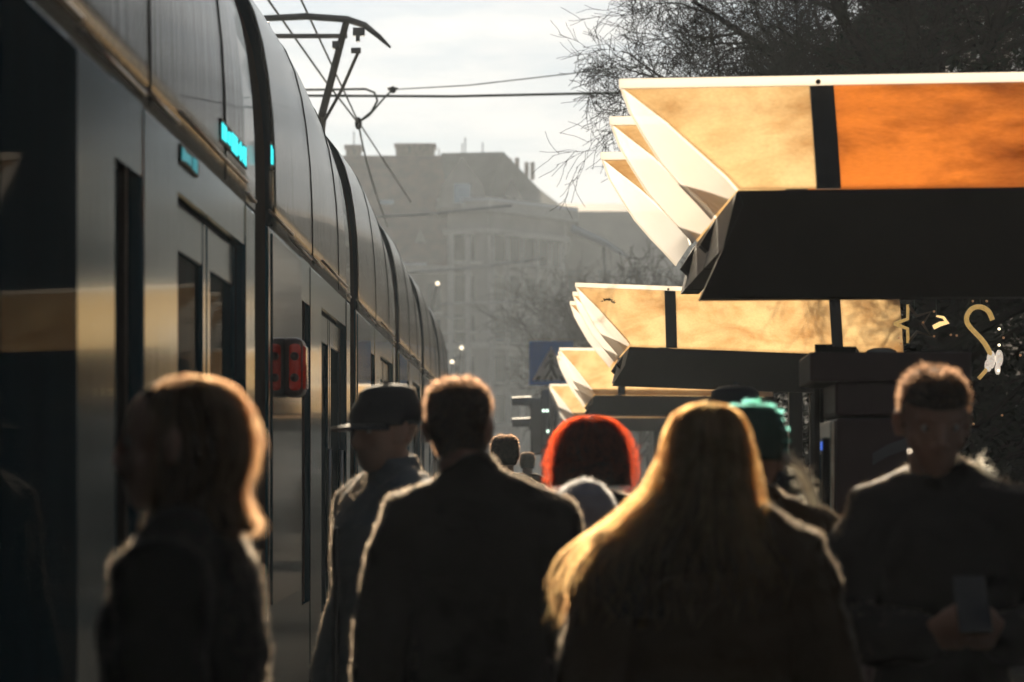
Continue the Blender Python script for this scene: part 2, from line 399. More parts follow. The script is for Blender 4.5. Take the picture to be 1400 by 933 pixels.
# ------------------------------------------------------------------ tram
TX = -1.0                                     # side of the tram nearest the platform
tram = thing('tram', 'long dark blue articulated tram with rounded roof standing along the left of the platform', 'tram', (-2.2, 11.3, gz))
T0 = Vector((-2.2, 11.3, gz))
PROF = [(2.64, .0), (2.8, .003), (2.95, .012), (3.1, .03), (3.22, .052), (3.33, .085), (3.42, .13), (3.49, .19), (3.55, .29), (3.59, .45), (3.62, .75), (3.63, 1.2)]
GAPS = [5.15 + 6.15 * k for k in range(6)]; GL = .29


def part(mb, name, m, parent=tram, smooth=False, org=T0):
    mb.v = [(x - org.x, y - org.y, z - org.z) for x, y, z in mb.v]
    return mb.build(name, m, parent, smooth)


def roof_rings(y0, y1, nose=False, m=14, inset=0., zs=1.):
    rings = []
    for i in range(m + 1):
        t = i / m; y = y0 + (y1 - y0) * t
        crown = 1.17 * (1 - (.06 * (1 - 2 * t) ** 2 if t < .5 else .145 * (2 * t - 1) ** 2.1))      # falls towards the joints
        if nose: crown *= 1 - .55 * max(0, (t - .75) / .25) ** 2
        lx = TX - inset - (.5 * max(0, (t - .8) / .2) ** 2 if nose else 0)
        half = [(lx - dx * 1.0, 2.64 + (z - 2.64) * crown * zs) for z, dx in PROF]
        other = [(2 * -2.2 - x, z) for x, z in half[::-1][1:]]
        base = [(2 * -2.2 - lx, 2.52), (lx, 2.52)]
        rings.append([(x, y, z) for x, z in half + other + base])
    return rings


def section(y0, y1, nose=False, first=False):
    L = y1 - y0
    MBc = MB().box((-3.33, y0 + .02, .12), (-1.07, y1 - .02 - (.5 if nose else 0), 2.6))
    core = part(MBc, 'car_body', M['tram_core'])
    c0 = Vector((0, 0, 0))
    # roof in three shells with fine seams
    cuts = [0, .44, .8, 1.0]
    part(MB().loft(roof_rings(y0, y1, nose)), 'roof', M['tram_roof'], smooth=True)
    for c in (.44, .80):
        i = c * L + y0
        rr = roof_rings(y0, y1, nose, 28)
        k = int(c * 28); ra = [(p[0] + (.004 if p[0] > -2.2 else -.004), i - .006, p[2] + .003) for p in rr[k]]
        rb = [(p[0] + (.004 if p[0] > -2.2 else -.004), i + .006, p[2] + .003) for p in rr[k]]
        part(MB().loft([ra, rb]), 'roof_seam', M['rubber'])
    panels = [(0, 1.78), (2.32, 3.1), (5.2, L)] if not nose else [(0, 1.78), (2.32, 3.1)]
    for a, b in panels:
        for sx in (0, 1):
            x0, x1 = (-1.068, TX) if sx == 0 else (-3.4, -3.332)
            part(rbox((x0, y0 + a, .06), (x1, y0 + b, 2.515), .014), 'side_panel', M['tram_paint'])
    a, b = 1.78, 2.32
    for x0, x1 in ((-1.066, TX - .003), (-3.397, -3.334)):
        part(MB().box((x0, y0 + a, .06), (x1, y0 + b, .92)), 'side_panel', M['tram_paint']); part(MB().box((x0, y0 + a, 2.32), (x1, y0 + b, 2.515)), 'side_panel', M['tram_paint'])
    # big flush window of the wide panel, and the narrow one in its own recess
    for xs, sgn in ((TX, 1), (-3.4, -1)):
        part(rbox((xs, y0 + .14, 1.0), (xs + sgn * .006, y0 + (1.12 if first else 1.66), 2.49), .002), 'window', M['tram_glass' if first else 'tram_flush'])
        part(MB().box((xs - sgn * .05, y0 + 1.79, .925), (xs - sgn * .035, y0 + 2.31, 2.318)), 'window', M['tram_glass'])
        part(MB().box((xs - sgn * .034, y0 + 2.05, .925), (xs - sgn * .012, y0 + 2.09, 2.318)), 'window_post', M['rubber'])
        for k, (a, b, dz) in enumerate(((0, 1.2, .0), (1.2, 2.32, -.03), (2.32, 3.08, -.015), (3.1, 5.2, .02), (5.22, L - .02, -.02))):
            if nose and a > 3: continue
            zz = 2.57 + dz
            part(MB().tube([(xs + sgn * .004, y0 + a + .01, zz), (xs + sgn * .004, y0 + b, zz)], .006, 8), 'gutter_rail', M['alu'], smooth=True)
    if not nose:
        for xs, sgn in ((TX, 1), (-3.4, -1)):
            part(MB().box((xs - sgn * .06, y0 + 3.11, 2.36), (xs - sgn * .004, y0 + 5.19, 2.512)), 'door_header', M['tram_paint'])
            for a, b in ((3.13, 4.13), (4.17, 5.17)):
                d = rbox((xs - sgn * .062, y0 + a, .1), (xs - sgn * .03, y0 + a + .09, 2.35), .008)
                for q in (rbox((xs - sgn * .062, y0 + b - .09, .1), (xs - sgn * .03, y0 + b, 2.35), .008), rbox((xs - sgn * .06, y0 + a + .088, .1), (xs - sgn * .032, y0 + b - .088, .38), .008),
                          rbox((xs - sgn * .06, y0 + a + .088, 2.2), (xs - sgn * .032, y0 + b - .088, 2.35), .008)):
                    d.add(q.v, q.f)
                do = part(d, 'door', M['tram_paint'])
                g = MB().box((xs - sgn * .054, y0 + a + .085, .375), (xs - sgn * .044, y0 + b - .085, 2.205)); part(g, 'door_glass', M['tram_glass'], do)
                h = MB().tube([(xs - sgn * .018, y0 + b - .13, 1.0), (xs - sgn * .018, y0 + b - .13, 1.65)], .012, 8); part(h, 'door_handle', M['alu'], do, True)


starts = [-1.0 + GL] + [g + GL for g in GAPS]; ends = [g - GL for g in GAPS] + [GAPS[-1] + GL + 5.4]
starts[0] = GAPS[0] - 6.15 + GL
for i, (a, b) in enumerate(zip(starts, ends)): section(a, b, nose=(i == len(starts) - 1), first=(i == 1))
for g in GAPS:                                # folded bellows between the sections
    rings = []
    for k in range(13):
        y = g - GL + .01 + (2 * GL - .02) * k / 12
        ins = .012 + (.03 if k % 2 else 0)
        zz = .94
        half = [(TX - ins - dx, 2.64 + (z - 2.64) * (1.075 - .085 * k / 12)) for z, dx in PROF]
        rings.append([(x, y, z) for x, z in half + [(-4.4 - x, z) for x, z in half[::-1][1:]] + [(-3.4 + ins, .15), (TX - ins, .15)]])
    part(MB().loft(rings), 'bellows', M['rubber'])
# rounded cab of the leading section
cab = MB(); ye = ends[-1]
cab.loft([[(x * s_ - 2.2, ye - .5 + dy, z) for x, z in ((-1.17, .1), (1.17, .1), (1.17, 2.55), (-1.17, 2.55))] for s_, dy in ((1, 0), (.95, .45), (.78, .9), (.5, 1.15))])
part(cab, 'cab', M['tram_paint'])
for yb in (2.2, 8.2, 14.5, 20.6, 26.8, 33.0, 38.6):
    wm = MB()
    for x in (-1.62, -3.05):
        for dy in (-.45, .45): wm.tube([(x - .05, yb + dy, gz + .3), (x + .05, yb + dy, gz + .3)], .27, 20)
    wm.box((-3.0, yb - .8, gz + .22), (-1.66, yb + .8, gz + .36))
    part(wm, 'bogie', M['dark_metal'])
# reflected stop sign put on the tram side as glowing teal strokes
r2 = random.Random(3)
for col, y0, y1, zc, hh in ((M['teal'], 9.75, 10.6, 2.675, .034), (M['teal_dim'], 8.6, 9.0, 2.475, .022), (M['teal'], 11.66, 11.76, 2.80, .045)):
    refl = part(rbox((TX - .03, y0 - .02, zc - hh - .006), (TX + .004, y1 + .05, zc + hh + .006), .002), 'sign_reflection', M['tram_core'])
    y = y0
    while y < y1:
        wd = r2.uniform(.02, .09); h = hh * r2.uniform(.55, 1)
        part(MB().box((TX + .004, y, zc - h), (TX + .0065, min(y + wd, y1), zc + h)), 'reflection_stroke', col, refl); y += wd + r2.choice((.012, .02, .05))
# red side lamp
lamp = part(rbox((TX - .01, 12.33, 1.85), (TX + .082, 12.55, 2.10), .03, 3), 'side_lamp', M['lamp_body'], smooth=True)
part(rbox((TX + .022, 12.318, 1.875), (TX + .074, 12.36, 2.075), .018, 3), 'lens', M['red_lens'], lamp, smooth=True)
part(rbox((TX + .05, 12.35, 1.88), (TX + .092, 12.53, 2.07), .015, 3), 'lens', M['red_lens'], lamp, smooth=True)
for zc in (1.93, 2.02): part(MB().tube([(TX + .048, 12.30, zc), (TX + .048, 12.33, zc)], .018, 14), 'reflector', M['lamp_body'], lamp, smooth=True)
for z in (2.35,):                              # small green door lights far along
    for y in (31.9, 34.2): part(rbox((TX, y, z - .04), (TX + .02, y + .05, z + .04), .006), 'door_light', M['green_led'])
# pantograph
pn = MB(); YP = 30.0
hb = [(-3.02, YP, 5.72), (-2.85, YP, 5.98), (-2.62, YP, 6.16), (-2.2, YP, 6.18), (-1.78, YP, 6.15), (-1.6, YP, 6.09), (-1.45, YP, 5.97), (-1.335, YP, 5.86)]
pn.tube(hb, [.012, .022, .034, .036, .036, .034, .026, .012], 8)
pn.tube([(-2.6, YP + .35, 6.03), (-1.8, YP + .35, 6.03)], .025, 8)
pn.tube([(-1.79, YP, 6.12), (-2.06, YP + .3, 5.2), (-2.14, YP + 1.0, 4.6)], [.036, .042, .048], 10)
pn.tube([(-2.61, YP, 6.12), (-2.40, YP + .3, 5.0), (-2.26, YP + 1.0, 4.6)], [.03, .035, .04], 10)
pn.tube([(-1.66, YP, 5.83), (-1.85, YP + .2, 5.45), (-2.03, YP + .3, 5.15), (-2.15, YP + .9, 4.65)], .018, 6)
pn.tube([(-1.74, YP, 5.83), (-1.64, YP, 5.83)], .03, 6); pn.box((-1.72, YP - .04, 5.98), (-1.6, YP + .04, 6.06)); pn.box((-1.69, YP - .03, 5.92), (-1.65, YP + .03, 5.98))
pn.box((-1.93, YP - .06, 5.85), (-1.86, YP + .06, 5.92))
pn.tube([(-2.2, YP + 1.0, 4.65), (-2.2, YP - .6, 3.75)], .07, 10)
pn.box((-2.75, YP - 1.0, 3.6), (-1.65, YP + .6, 3.76))
part(pn, 'pantograph', M['grey_steel'], smooth=False)

# ------------------------------------------------------------------ overhead wires
def wire(pts, r, label, cat='wire', name='overhead_wire', group='overhead tram wires', m='wire'):
    p0 = Vector(pts[0]); b = MB().tube([Vector(p) - p0 for p in pts], r, 6)
    o = b.build(name, M[m]); o.location = p0; tag(o, label, cat, group); return o


wire([(-2.2, -4, 6.2), (-2.2, 16, 6.2), (-2.2, 29.95, 6.24), (-2.23, 40, 6.30), (-2.25, 60, 7.0)], .011, 'contact wire running along above the tram and touching its pantograph')
wire([at(320, -66, 27), at(445, 111, 36), at(490, 169, 40)], .012, 'thin slanting stay wire from the top of the picture down to the wire junction')
wire([at(300, 132, 40), at(395, 131, 40), at(500, 131.5, 40), at(620, 132, 40), at(850, 127, 40), at(1120, 119, 40)], .018, 'thick span wire crossing the street from tram to tree just below the pantograph')
wire([at(300, 124, 40.2), at(425, 123, 40.2), at(500, 122, 40.2), at(512, 127, 40.2), at(516, 138, 40.2), at(508, 153, 40.2), at(492, 166, 40.2)], .016, 'looped feeder wire bending round down to the wire junction', name='feeder_wire')
wire([at(490, 168, 40.1), at(505, 158, 40.1), at(522, 138, 40.1), at(537, 122, 40.1)], .013, 'short bridle wire rising from the junction to the upper span wire')
wire([at(530, 123, 40.4), at(640, 117, 40.4), at(840, 94, 40.4), at(1100, 70, 40.4)], .008, 'thin faint span wire rising rightwards into the bare tree')
wire([at(490, 168, 40), at(494, 190, 42), at(502, 225, 47), at(513, 262, 56), at(530, 310, 80)], .014, 'hanging wire dropping from the junction in front of the far roof')
for a, b, lab in ((((470, 299, 95)), (700, 281, 95), 'sunlit span wire high across the front of the far building'), ((560, 372, 110), (745, 353, 110), 'sunlit span wire across the middle of the far facade'),
                  ((600, 416, 120), (740, 407, 120), 'faint span wire lower on the far facade'), ((600, 432, 130), (640, 434, 130), 'short pale span wire low beside the tram nose'), ((600, 456, 135), (770, 445, 135), 'lowest faint span wire above the blue sign')):
    mid = ((a[0] + b[0]) / 2, (a[1] + b[1]) / 2 + 3, a[2])
    wire([at(*a), at(*mid), at(*b)], .035, lab, m='alu', group='far span wires')
jn = MB().ell((0, 0, 0), .05, .05, .09, 10, 8); jn.tube([(-.03, 0, .02), (.03, 0, .05)], .02, 6); j = jn.build('wire_clamp', M['dark_metal']); j.location = at(490, 169, 40)
tag(j, 'small dark clamp where the bridle wires meet below the span wire', 'clamp')
jn = MB().ell((0, 0, 0), .05, .05, .05, 10, 8); jn.box((-.07, -.02, .0), (.07, .02, .03)); j = jn.build('wire_clamp', M['dark_metal']); j.location = at(537, 123, 40.2)
tag(j, 'small insulator clamp on the upper span wire right of the pantograph', 'clamp')

# ------------------------------------------------------------------ shelters
def shelter(x0, d, skew, tilt, label, spacing=(0, 1.2, 2.6), width=2.62, mull=(.76, 2.09), dark_from=9., post_x=(1.9,), nm='tram_shelter', zs=1., zlow=2.18):
    """canopy of three leaning translucent panes, each on its own dark beam; x0,d = the high corner nearest the track"""
    t = thing(nm, label, 'shelter', (x0, d, 0), 0, 'tram stop shelters along the platform')
    zt = 3.0
    near = [(0, 0, 0), (.085, -.05, -.075), (.165, -.10, -.145), (.245, -.15, -.225), (.325, -.20, -.305), (.385, -.235, -.365), (.425, -.26, -.415)]
    far = [(0, .004, 0), (.035, .02, -.09), (.085, .05, -.17), (.155, .08, -.275), (.235, .10, -.365), (.30, .115, -.43), (.355, .12, -.49)]
    near = [(a, b, c * zs) for a, b, c in near]; far = [(a, b, c * zs) for a, b, c in far]; zb = 3.0 - .418 * zs
    sk = lambda x, y, z: (x, y - skew * x, z + tilt * x)
    for k, dy in enumerate(spacing):
        fin_n = near if k < 2 else near[:-1] + [(.40, -.25, -.42 * zs)]
        # gusset fin
        fine = lambda L_: [tuple(np.interp(u, range(len(L_)), [q[c] for q in L_]) for c in range(3)) for u in np.linspace(0, len(L_) - 1, 25)]
        A_, B_ = fine(fin_n), fine(far); W_ = 5; th = Vector((.72, .28, .64)) * .010; vs = []; fs = []
        for a, b in zip(A_, B_):
            for c in range(W_): vs.append(tuple(a[q] + (b[q] - a[q]) * c / (W_ - 1) + ((dy, zt)[q - 1] if q else 0) for q in range(3)))
        for r_ in range(24):
            for c in range(W_ - 1): o_ = r_ * W_ + c; fs.append((o_, o_ + 1, o_ + 1 + W_, o_ + W_))
        m = MB().add(vs, fs)
        for c in (0, W_ - 1):                              # polished rims
            e_ = [vs[r_ * W_ + c] for r_ in range(25)]; e2_ = [tuple(Vector(p_) + th) for p_ in e_]
            m.add(e_ + e2_, [(r_, r_ + 1, r_ + 26, r_ + 25) for r_ in range(24)])
        m.build('end_pane', M['white_sheet'], t, True)
        # long pane in bays
        edges = [None] + list(mull) + [width]
        for bi in range(len(edges) - 1):
            m = MB(); rows = []
            for (a) in near:
                xa = a[0] + .012 if bi == 0 else edges[bi] + .045
                xb = (edges[bi + 1] - .045) if bi < len(edges) - 2 else width
                p, q = sk(xa, a[1] + dy, zt + a[2]), sk(xb, a[1] + dy, zt + a[2])
                rows.append((p, q))
            vs = []
            for p, q in rows: vs += [p, q, (p[0], p[1] + .012, p[2] + .004), (q[0], q[1] + .012, q[2] + .004)]
            fs = []
            for i in range(len(rows) - 1):
                o = 4 * i; fs += [(o, o + 1, o + 5, o + 4), (o + 2, o + 6, o + 7, o + 3), (o, o + 4, o + 6, o + 2), (o + 1, o + 3, o + 7, o + 5)]
            L = 4 * (len(rows) - 1); fs += [(0, 2, 3, 1), (L, L + 1, L + 3, L + 2)]
            m.add(vs, fs).build('canopy_pane', M['amber_dark'] if edges[bi] is not None and edges[bi] >= dark_from else M['amber'], t)
        for mxx in mull:
            m = MB(); vs = []
            for a in near:
                for xx in (mxx - .044, mxx + .044):
                    p = sk(xx, a[1] + dy - .012, zt + a[2]); vs += [p, (p[0], p[1] + .04, p[2])]
            fs = []
            for i in range(len(near) - 1):
                o = 4 * i; fs += [(o, o + 2, o + 6, o + 4), (o + 1, o + 5, o + 7, o + 3), (o, o + 4, o + 5, o + 1), (o + 2, o + 3, o + 7, o + 6)]
            L = 4 * (len(near) - 1); fs += [(0, 1, 3, 2), (L, L + 2, L + 3, L + 1)]
            m.add(vs, fs).build('mullion', M['dark_metal'], t)
        # bright top edge strip
        p, q = sk(-.004, dy - .012, zt + .004), sk(width, dy - .012, zt + .004)
        m = MB(); m.add([p, q, (q[0], q[1] + .03, q[2]), (p[0], p[1] + .03, p[2])] + [(v[0], v[1], v[2] + .034) for v in (p, q, (q[0], q[1] + .03, 0), (p[0], p[1] + .03, 0))][:0], [(0, 1, 2, 3)])
        m = MB(); c = [p, q, (q[0], q[1] + .03, q[2]), (p[0], p[1] + .03, p[2])]
        m.add(c + [(x, y, z + .034) for x, y, z in c], [(0, 3, 2, 1), (4, 5, 6, 7), (0, 1, 5, 4), (1, 2, 6, 5), (2, 3, 7, 6), (3, 0, 4, 7)]).build('top_edge', M['white_sheet'], t)
        bo = MB()
        for mxx in mull: 
            p = sk(mxx - .015, dy - .02, zt + .012); bo.tube([p, (p[0], p[1] - .012, p[2])], .01, 8)
        bo.build('edge_bolt', M['dark_metal'], t)
        # dark side rail tying this beam to the next tier
        ye_ = (spacing[k + 1] - .27) if k < 2 else dy + .1
        m = MB().prism([(.375, zb - .21), (.46, zb - .21), (.46, zb - .004), (.424, zb - .004)], dy - .235, ye_); m.v = [sk(*v) for v in m.v]; m.build('side_rail', M['fascia'], t)
        # dark beam
        if k == 0: poly = [(.428, zb), (.448, zb - .052), (.288, zlow), (width + .05, zlow), (width + .05, zb)]
        else: poly = [(.428, zb), (.36, zb - .107), (.46, zb - .2), (width + .05, zb - .2), (width + .05, zb)]
        m = MB().prism(poly, dy - .255, dy - .115)
        m.v = [sk(*v) for v in m.v]; bo = m.build('beam', M['fascia'], t)
    # roof deck behind the beams, posts, back glazing
    e = spacing[-1]
    m = MB().prism([(.5, zb - .2), (width + .03, zb - .2), (width + .03, zb - .012), (.5, zb - .012)], -.1, e + .1)
    m.v = [sk(*v) for v in m.v]; m.build('roof_deck', M['fascia'], t)
    for px in post_x:
        for yy in (.5, e - .2):
            rbox((px - .06, yy - .06 - skew * px, 0), (px + .06, yy + .06 - skew * px, zb - .15), .008).build('post', M['dark_metal'], t)
    xb = max(post_x) + .35
    fr = MB().box((xb, .45, .25), (xb + .03, e - .1, .30)); fr.box((xb, .45, 2.1), (xb + .03, e - .1, 2.16)); fr.box((xb, .45, .30), (xb + .03, .5, 2.1)); fr.box((xb, e - .15, .3), (xb + .03, e - .1, 2.1))
    fr.build('back_frame', M['dark_metal'], t); MB().box((xb + .01, .5, .3), (xb + .02, e - .15, 2.1)).build('back_glass', M['frosted'], t)
    return t


shelter(.381, 11.2, .13, -.0, 'nearest and largest tram shelter canopy, dark beam and amber panes across the upper right', dark_from=.7, post_x=(2.4,))
shelter(.44, 23.5, -.05, -.035, 'second tram shelter canopy, amber panes with a black smudge, right of the crossing sign', post_x=(2.0,), zs=1.13, zlow=2.215)
shelter(.48, 36.2, 0, -.01, 'third tram shelter canopy, small, directly below the second one', post_x=(2.0,), zs=1.32, zlow=2.215)
shelter(.52, 51.9, 0, 0, 'farthest and smallest tram shelter canopy, just above the red haired head', post_x=(2.0,), zs=1.35, zlow=2.2)
# smudge on the second canopy: a scrap of black tape residue
sm = MB()
for k in range(26):
    a = k / 25; x = .985 - .44 + (.0) + .16 * a - .30; p = Vector((.19 + .10 * a * 1.0, -.075 - .05 * .3, 2.885 + .02 * math.sin(a * 3.1) - .012 * a + random.uniform(-.008, .008)))
    sm.ell((p.x + random.uniform(-.006, .006), p.y - .006, p.z), random.uniform(.004, .011), .002, random.uniform(.003, .007), 7, 5)
o = sm.build('tape_residue', M['sign_black']); o.location = (.44 + .02, 23.5, 0); tag(o, 'black smudge of tape residue stuck on the left pane of the second shelter', 'smudge')

# ------------------------------------------------------------------ crossing sign and signal
def flat(mb, pts, y0, y1): return mb.prism(pts, y0, y1)


sd = 56.0; c = at(753.5, 497, sd); s = 60 * sd / F_PX
sg = thing('crossing_sign', 'blue square pedestrian crossing sign with white triangle and walking figure', 'road sign', (c.x, c.y, 0))
rbox((-s / 2, -.02, c.z - s / 2), (s / 2, 0, c.z + s / 2), .004).build('panel', M['sign_blue'], sg)
tri = MB(); flat(tri, [(-s * .435, c.z - s * .395), (s * .435, c.z - s * .395), (0, c.z + s * .38)], -.026, -.0205); tri.build('triangle', M['sign_white'], sg)
pic = MB(); S = s / 60.0
Pz = lambda px, py: ((px - 753.5) * S, c.z + (497 - py) * S)
circle = lambda cx, cy, r: [Pz(cx + r * math.cos(2 * math.pi * i / 14), cy + r * math.sin(2 * math.pi * i / 14)) for i in range(14)]
Y0, Y1 = -.031, -.0265
flat(pic, circle(753, 487.5, 2.7), Y0, Y1)
for pts in ([(751, 491), (756, 491), (757, 504), (751, 504)], [(752, 504), (755, 504), (750, 512), (746, 518.5), (743.5, 517.5), (748, 511)], [(753.6, 504), (757, 504), (759, 510), (763, 518), (760.5, 519), (756, 512)],
            [(750.9, 492), (750.9, 496), (747.5, 501), (744.5, 504.5), (743.6, 503), (746, 498.5)], [(756.2, 492), (759.5, 498), (763, 502), (762, 503.6), (758, 500), (756.2, 497)],
            [(735, 514.5), (739.5, 514.5), (737, 520.5), (731.5, 520.5)], [(743, 519), (747, 519), (746.6, 520.6), (742.3, 520.6)], [(752, 514.5), (755, 514.5), (756, 520.6), (751, 520.6)], [(764, 514.5), (768.3, 514.5), (772, 520.6), (766.6, 520.6)]):
    flat(pic, [Pz(*p) for p in pts], Y0, Y1)
pic.build('pictogram', M['sign_black'], sg)
MB().tube([(0, .04, 0), (0, .04, c.z + s * .45)], .04, 10).build('pole', M['grey_steel'], sg, True)

sc_ = at(745, 580, 57.0); K = 57.0 / F_PX
ts = thing('traffic_signal', 'dark traffic signal head with two visors pointing left, below the blue sign', 'traffic light', (sc_.x, sc_.y, 0))
hz_ = lambda py: CAM_H + (VY - py) * K
hx_ = lambda px: (px - 745) * K
b = rbox((hx_(725), -.2, hz_(622)), (hx_(741), .1, hz_(545)), .03); q = rbox((hx_(739), -.16, hz_(612)), (hx_(762), .2, hz_(533)), .03); b.add(q.v, q.f); b.build('housing', M['dark_metal'], ts)
for y0, nm in ((542, 0), (571, 0)):
    v = MB(); x0, x1 = hx_(700), hx_(726)
    ring = lambda x, r, cut: [(x, -.05 + r * math.cos(a), hz_(y0 + 10) + r * math.sin(a)) for a in np.linspace(-.3, math.pi + .3, 14)]
    ri, ro = .115, .125
    v.loft([ring(x0, ro, 0) + ring(x0, ri, 0)[::-1], ring(x1, ro + .02, 0) + ring(x1, ri + .02, 0)[::-1]]); v.build('visor', M['dark_metal'], ts)
    MB().tube([(x1 - .04, -.05, hz_(y0 + 10)), (x1 - .01, -.05, hz_(y0 + 10))], .11, 16).build('lens', M['dark_metal'], ts)
for px, py, r in ((743, 562, 3), (748, 562, 3), (753, 562, 3), (749, 590, 3)):
    MB().ell((hx_(px), -.17 if px > 741 else -.21, hz_(py)), r * K * .7, .012, r * K * .7, 12, 8).build('signal_light', M['white_led'], ts)
MB().tube([(hx_(745), .05, 0), (hx_(745), .05, hz_(605))], .07, 12).build('pole', M['dark_metal'], ts, True)

# ------------------------------------------------------------------ ticket machines
def ticket_machine(x, y, label, first=True):
    t = thing('ticket_machine', label, 'ticket machine', (x, y, 0), R(-2.5), 'ticket machines under the shelters')
    rbox((.095, 0, .08), (.54, .7, 1.73), .012).build('body', M['kiosk'], t)
    rbox((.09, -.004, 1.738), (.545, .705, 1.86), .01).build('upper_body', M['kiosk'], t)
    rbox((0, -.02, 1.86), (.575, .75, 1.965), .006).build('hood', M['kiosk'], t)
    MB().box((.02, .0, 1.855), (.1, .7, 1.862)).build('hood_lamp', M['frosted'], t)
    rbox((.075, .03, .35), (.094, .67, 1.72), .004).build('front_panel', M['kiosk_side'], t)
    MB().box((.07, .1, 1.2), (.076, .6, 1.6)).build('screen', M['tram_glass'], t)
    c = rbox((.05, .06, 1.42), (.076, .16, 1.66), .008).build('card_reader', M['rubber'], t)
    rbox((.047, .07, 1.615), (.0515, .15, 1.645), .001).build('reader_light', M['screen_blue'], c)
    st = MB(); pts = []
    A = [(.225, 1.56), (.28, 1.592), (.34, 1.614), (.41, 1.625), (.5, 1.628)]
    for i in range(len(A) - 1):
        (a0, z0), (a1, z1) = A[i], A[i + 1]
        st.prism([(a0, z0), (a1, z1), (a1, z1 + .042), (a0, z0 + .042)], -.0035, .002)
    st.build('arc_stripe', M['kiosk_stripe'], t)
    m = MB(); m.ell((.28, .3, 1.975), .06, .06, .02, 12, 6); m.build('roof_vent', M['grey_steel'], t)
    rbox((.11, .02, 0), (.52, .66, .08), .005).build('plinth', M['rubber'], t)
    return t


ticket_machine(1.037, 10.5, 'purple brown ticket machine with overhanging hood and pale arc stripe behind the man at right')
idd = thing('poster_display', 'narrow dark framed poster display seen edge on, left of the ticket machine', 'display', (1.14, 11.35, 0), R(-8))
m = MB().box((0, 0, .5), (.02, .03, 2.0)); m.box((.0, .0, 2.0), (.07, .6, 2.03)); m.box((0, 0, .47), (.07, .6, .5)); m.box((.0, .57, .5), (.07, .6, 2.0)); m.box((.065, -.01, .0), (.16, .61, 2.02)); m.build('frame', M['dark_metal'], idd)
MB().box((.035, .035, .5), (.04, .565, 2.0)).build('poster_glass', M['frosted'], idd)
MB().box((.0415, .06, .55), (.043, .5, 1.75)).build('poster', M['kiosk_side'], idd)

# ------------------------------------------------------------------ far buildings
BD = 205.0
def bp(px, py, d=BD): v = at(px, py, d); return (v.x, v.z)


bl = thing('apartment_building', 'large hazy corner building with mansard roof and chimneys closing the street', 'building', (at(640, 640, BD).x, BD, gz))
O = Vector((at(640, 640, BD).x, BD, gz))
bpart = lambda mb, n, m, par=bl: part(mb, n, m, par, org=O)
# right block, its facade turning away to the right after the corner pier
xa, xb2, xc = bp(612, 0)[0], bp(668, 0)[0], bp(775, 0)[0]
ztop = bp(0, 292)[1]
pl = [(xa, BD), (xb2, BD - 1.2), (xc, BD + 7), (xc, BD + 22), (xa, BD + 22)]
bpart(MB().prism(pl, gz, ztop, 'z'), 'right_wall', M['wall'])
pl2 = [(xa - .7, BD - .7), (xb2 + .1, BD - 2.0), (xc + .9, BD + 6.4), (xc + .9, BD + 22), (xa - .7, BD + 22)]
bpart(MB().prism(pl2, ztop, ztop + .7, 'z'), 'cornice', M['trim'])
bpart(MB().prism([(p[0] + .02, p[1] - .08) for p in pl2], ztop + .704, ztop + .95, 'z'), 'frosted_ledge', M['snow'])
pl3 = [(xa - .3, BD - .3), (xb2, BD - 1.5), (xc + .3, BD + 6.7), (xc + .3, BD + 22), (xa - .3, BD + 22)]
bpart(MB().prism(pl3, ztop - 1.5, ztop - 1.15, 'z'), 'string_course', M['trim'])
bpart(MB().prism(pl3, ztop - 9.5, ztop - 9.1, 'z'), 'string_course', M['trim'])
zr = bp(0, 216)[1]
base = [(xa, BD + .2), (xb2, BD - 1.0), (xc, BD + 7), (xc, BD + 22), (xa, BD + 22)]
top = [(bp(600, 0)[0], BD + 5), (bp(688, 0)[0], BD + 4.5), (bp(738, 0)[0], BD + 10), (bp(738, 0)[0], BD + 18), (bp(600, 0)[0], BD + 18)]
zs = [zr * 1.02 + .4, zr + .9, zr - 1.2, zr - 1.2, zr + .4]
bpart(MB().add([(x, y, ztop + .952) for x, y in base] + [(x, y, z) for (x, y), z in zip(top, zs)], [(5, 6, 7, 8, 9)] + [(i, (i + 1) % 5, (i + 1) % 5 + 5, i + 5) for i in range(5)]), 'mansard_roof', M['roof_slate'])
# left wing
xl, xr = bp(380, 0)[0], bp(612, 0)[0] - .02; zl = bp(0, 372)[1]
bpart(MB().box((xl, BD + 1.5, gz), (xr, BD + 18, zl)), 'left_wall', M['wall_left'])
bpart(MB().box((xl, BD + .8, zl), (xr, BD + 18, zl + .5)), 'cornice', M['trim'])
bpart(MB().box((xl, BD + .75, zl + .504), (xr - 1.5, BD + 2, zl + .72)), 'frosted_ledge', M['snow'])
zt_ = bp(0, 216, BD + 9)[1]
bpart(MB().prism([(BD + 1.3, zl + .51), (BD + 7.5, zt_), (BD + 12, zt_), (BD + 18, zl + .51)], xl, xr + 1.5, 'x'), 'red_roof', M['roof_red'])
for px0, px1, py0, nm in ((474, 493, 205, 'chimney'), (542, 594, 203, 'chimney')):
    d = BD + 9; x0, x1 = at(px0, 0, d).x, at(px1, 0, d).x; z1 = at(0, py0, d).z
    m = MB().box((x0, d - 1, zt_ - 1.5), (x1, d + 1.2, z1)); m.box((x0 - .12, d - 1.1, z1), (x1 + .12, d + 1.3, z1 + .25)); bpart(m, nm, M['brick'])
for px, py0, py1 in ((600, 215, 203), (636, 212, 188), (632, 212, 196), (660, 218, 195), (484, 205, 180), (560, 203, 197)):
    d = BD + 8; p, q = at(px, py0 + 6, d), at(px, py1, d); bpart(MB().tube([p, q], .045, 5), 'aerial', M['dark_metal'])
for px, py0, py1 in ((697, 240, 217), (707, 240, 216), (720, 243, 222), (728, 246, 222)):
    d = BD + 10; p, q = at(px, py0, d), at(px, py1, d); bpart(MB().tube([p, q], .16, 8), 'chimney_pipe', M['brick'])
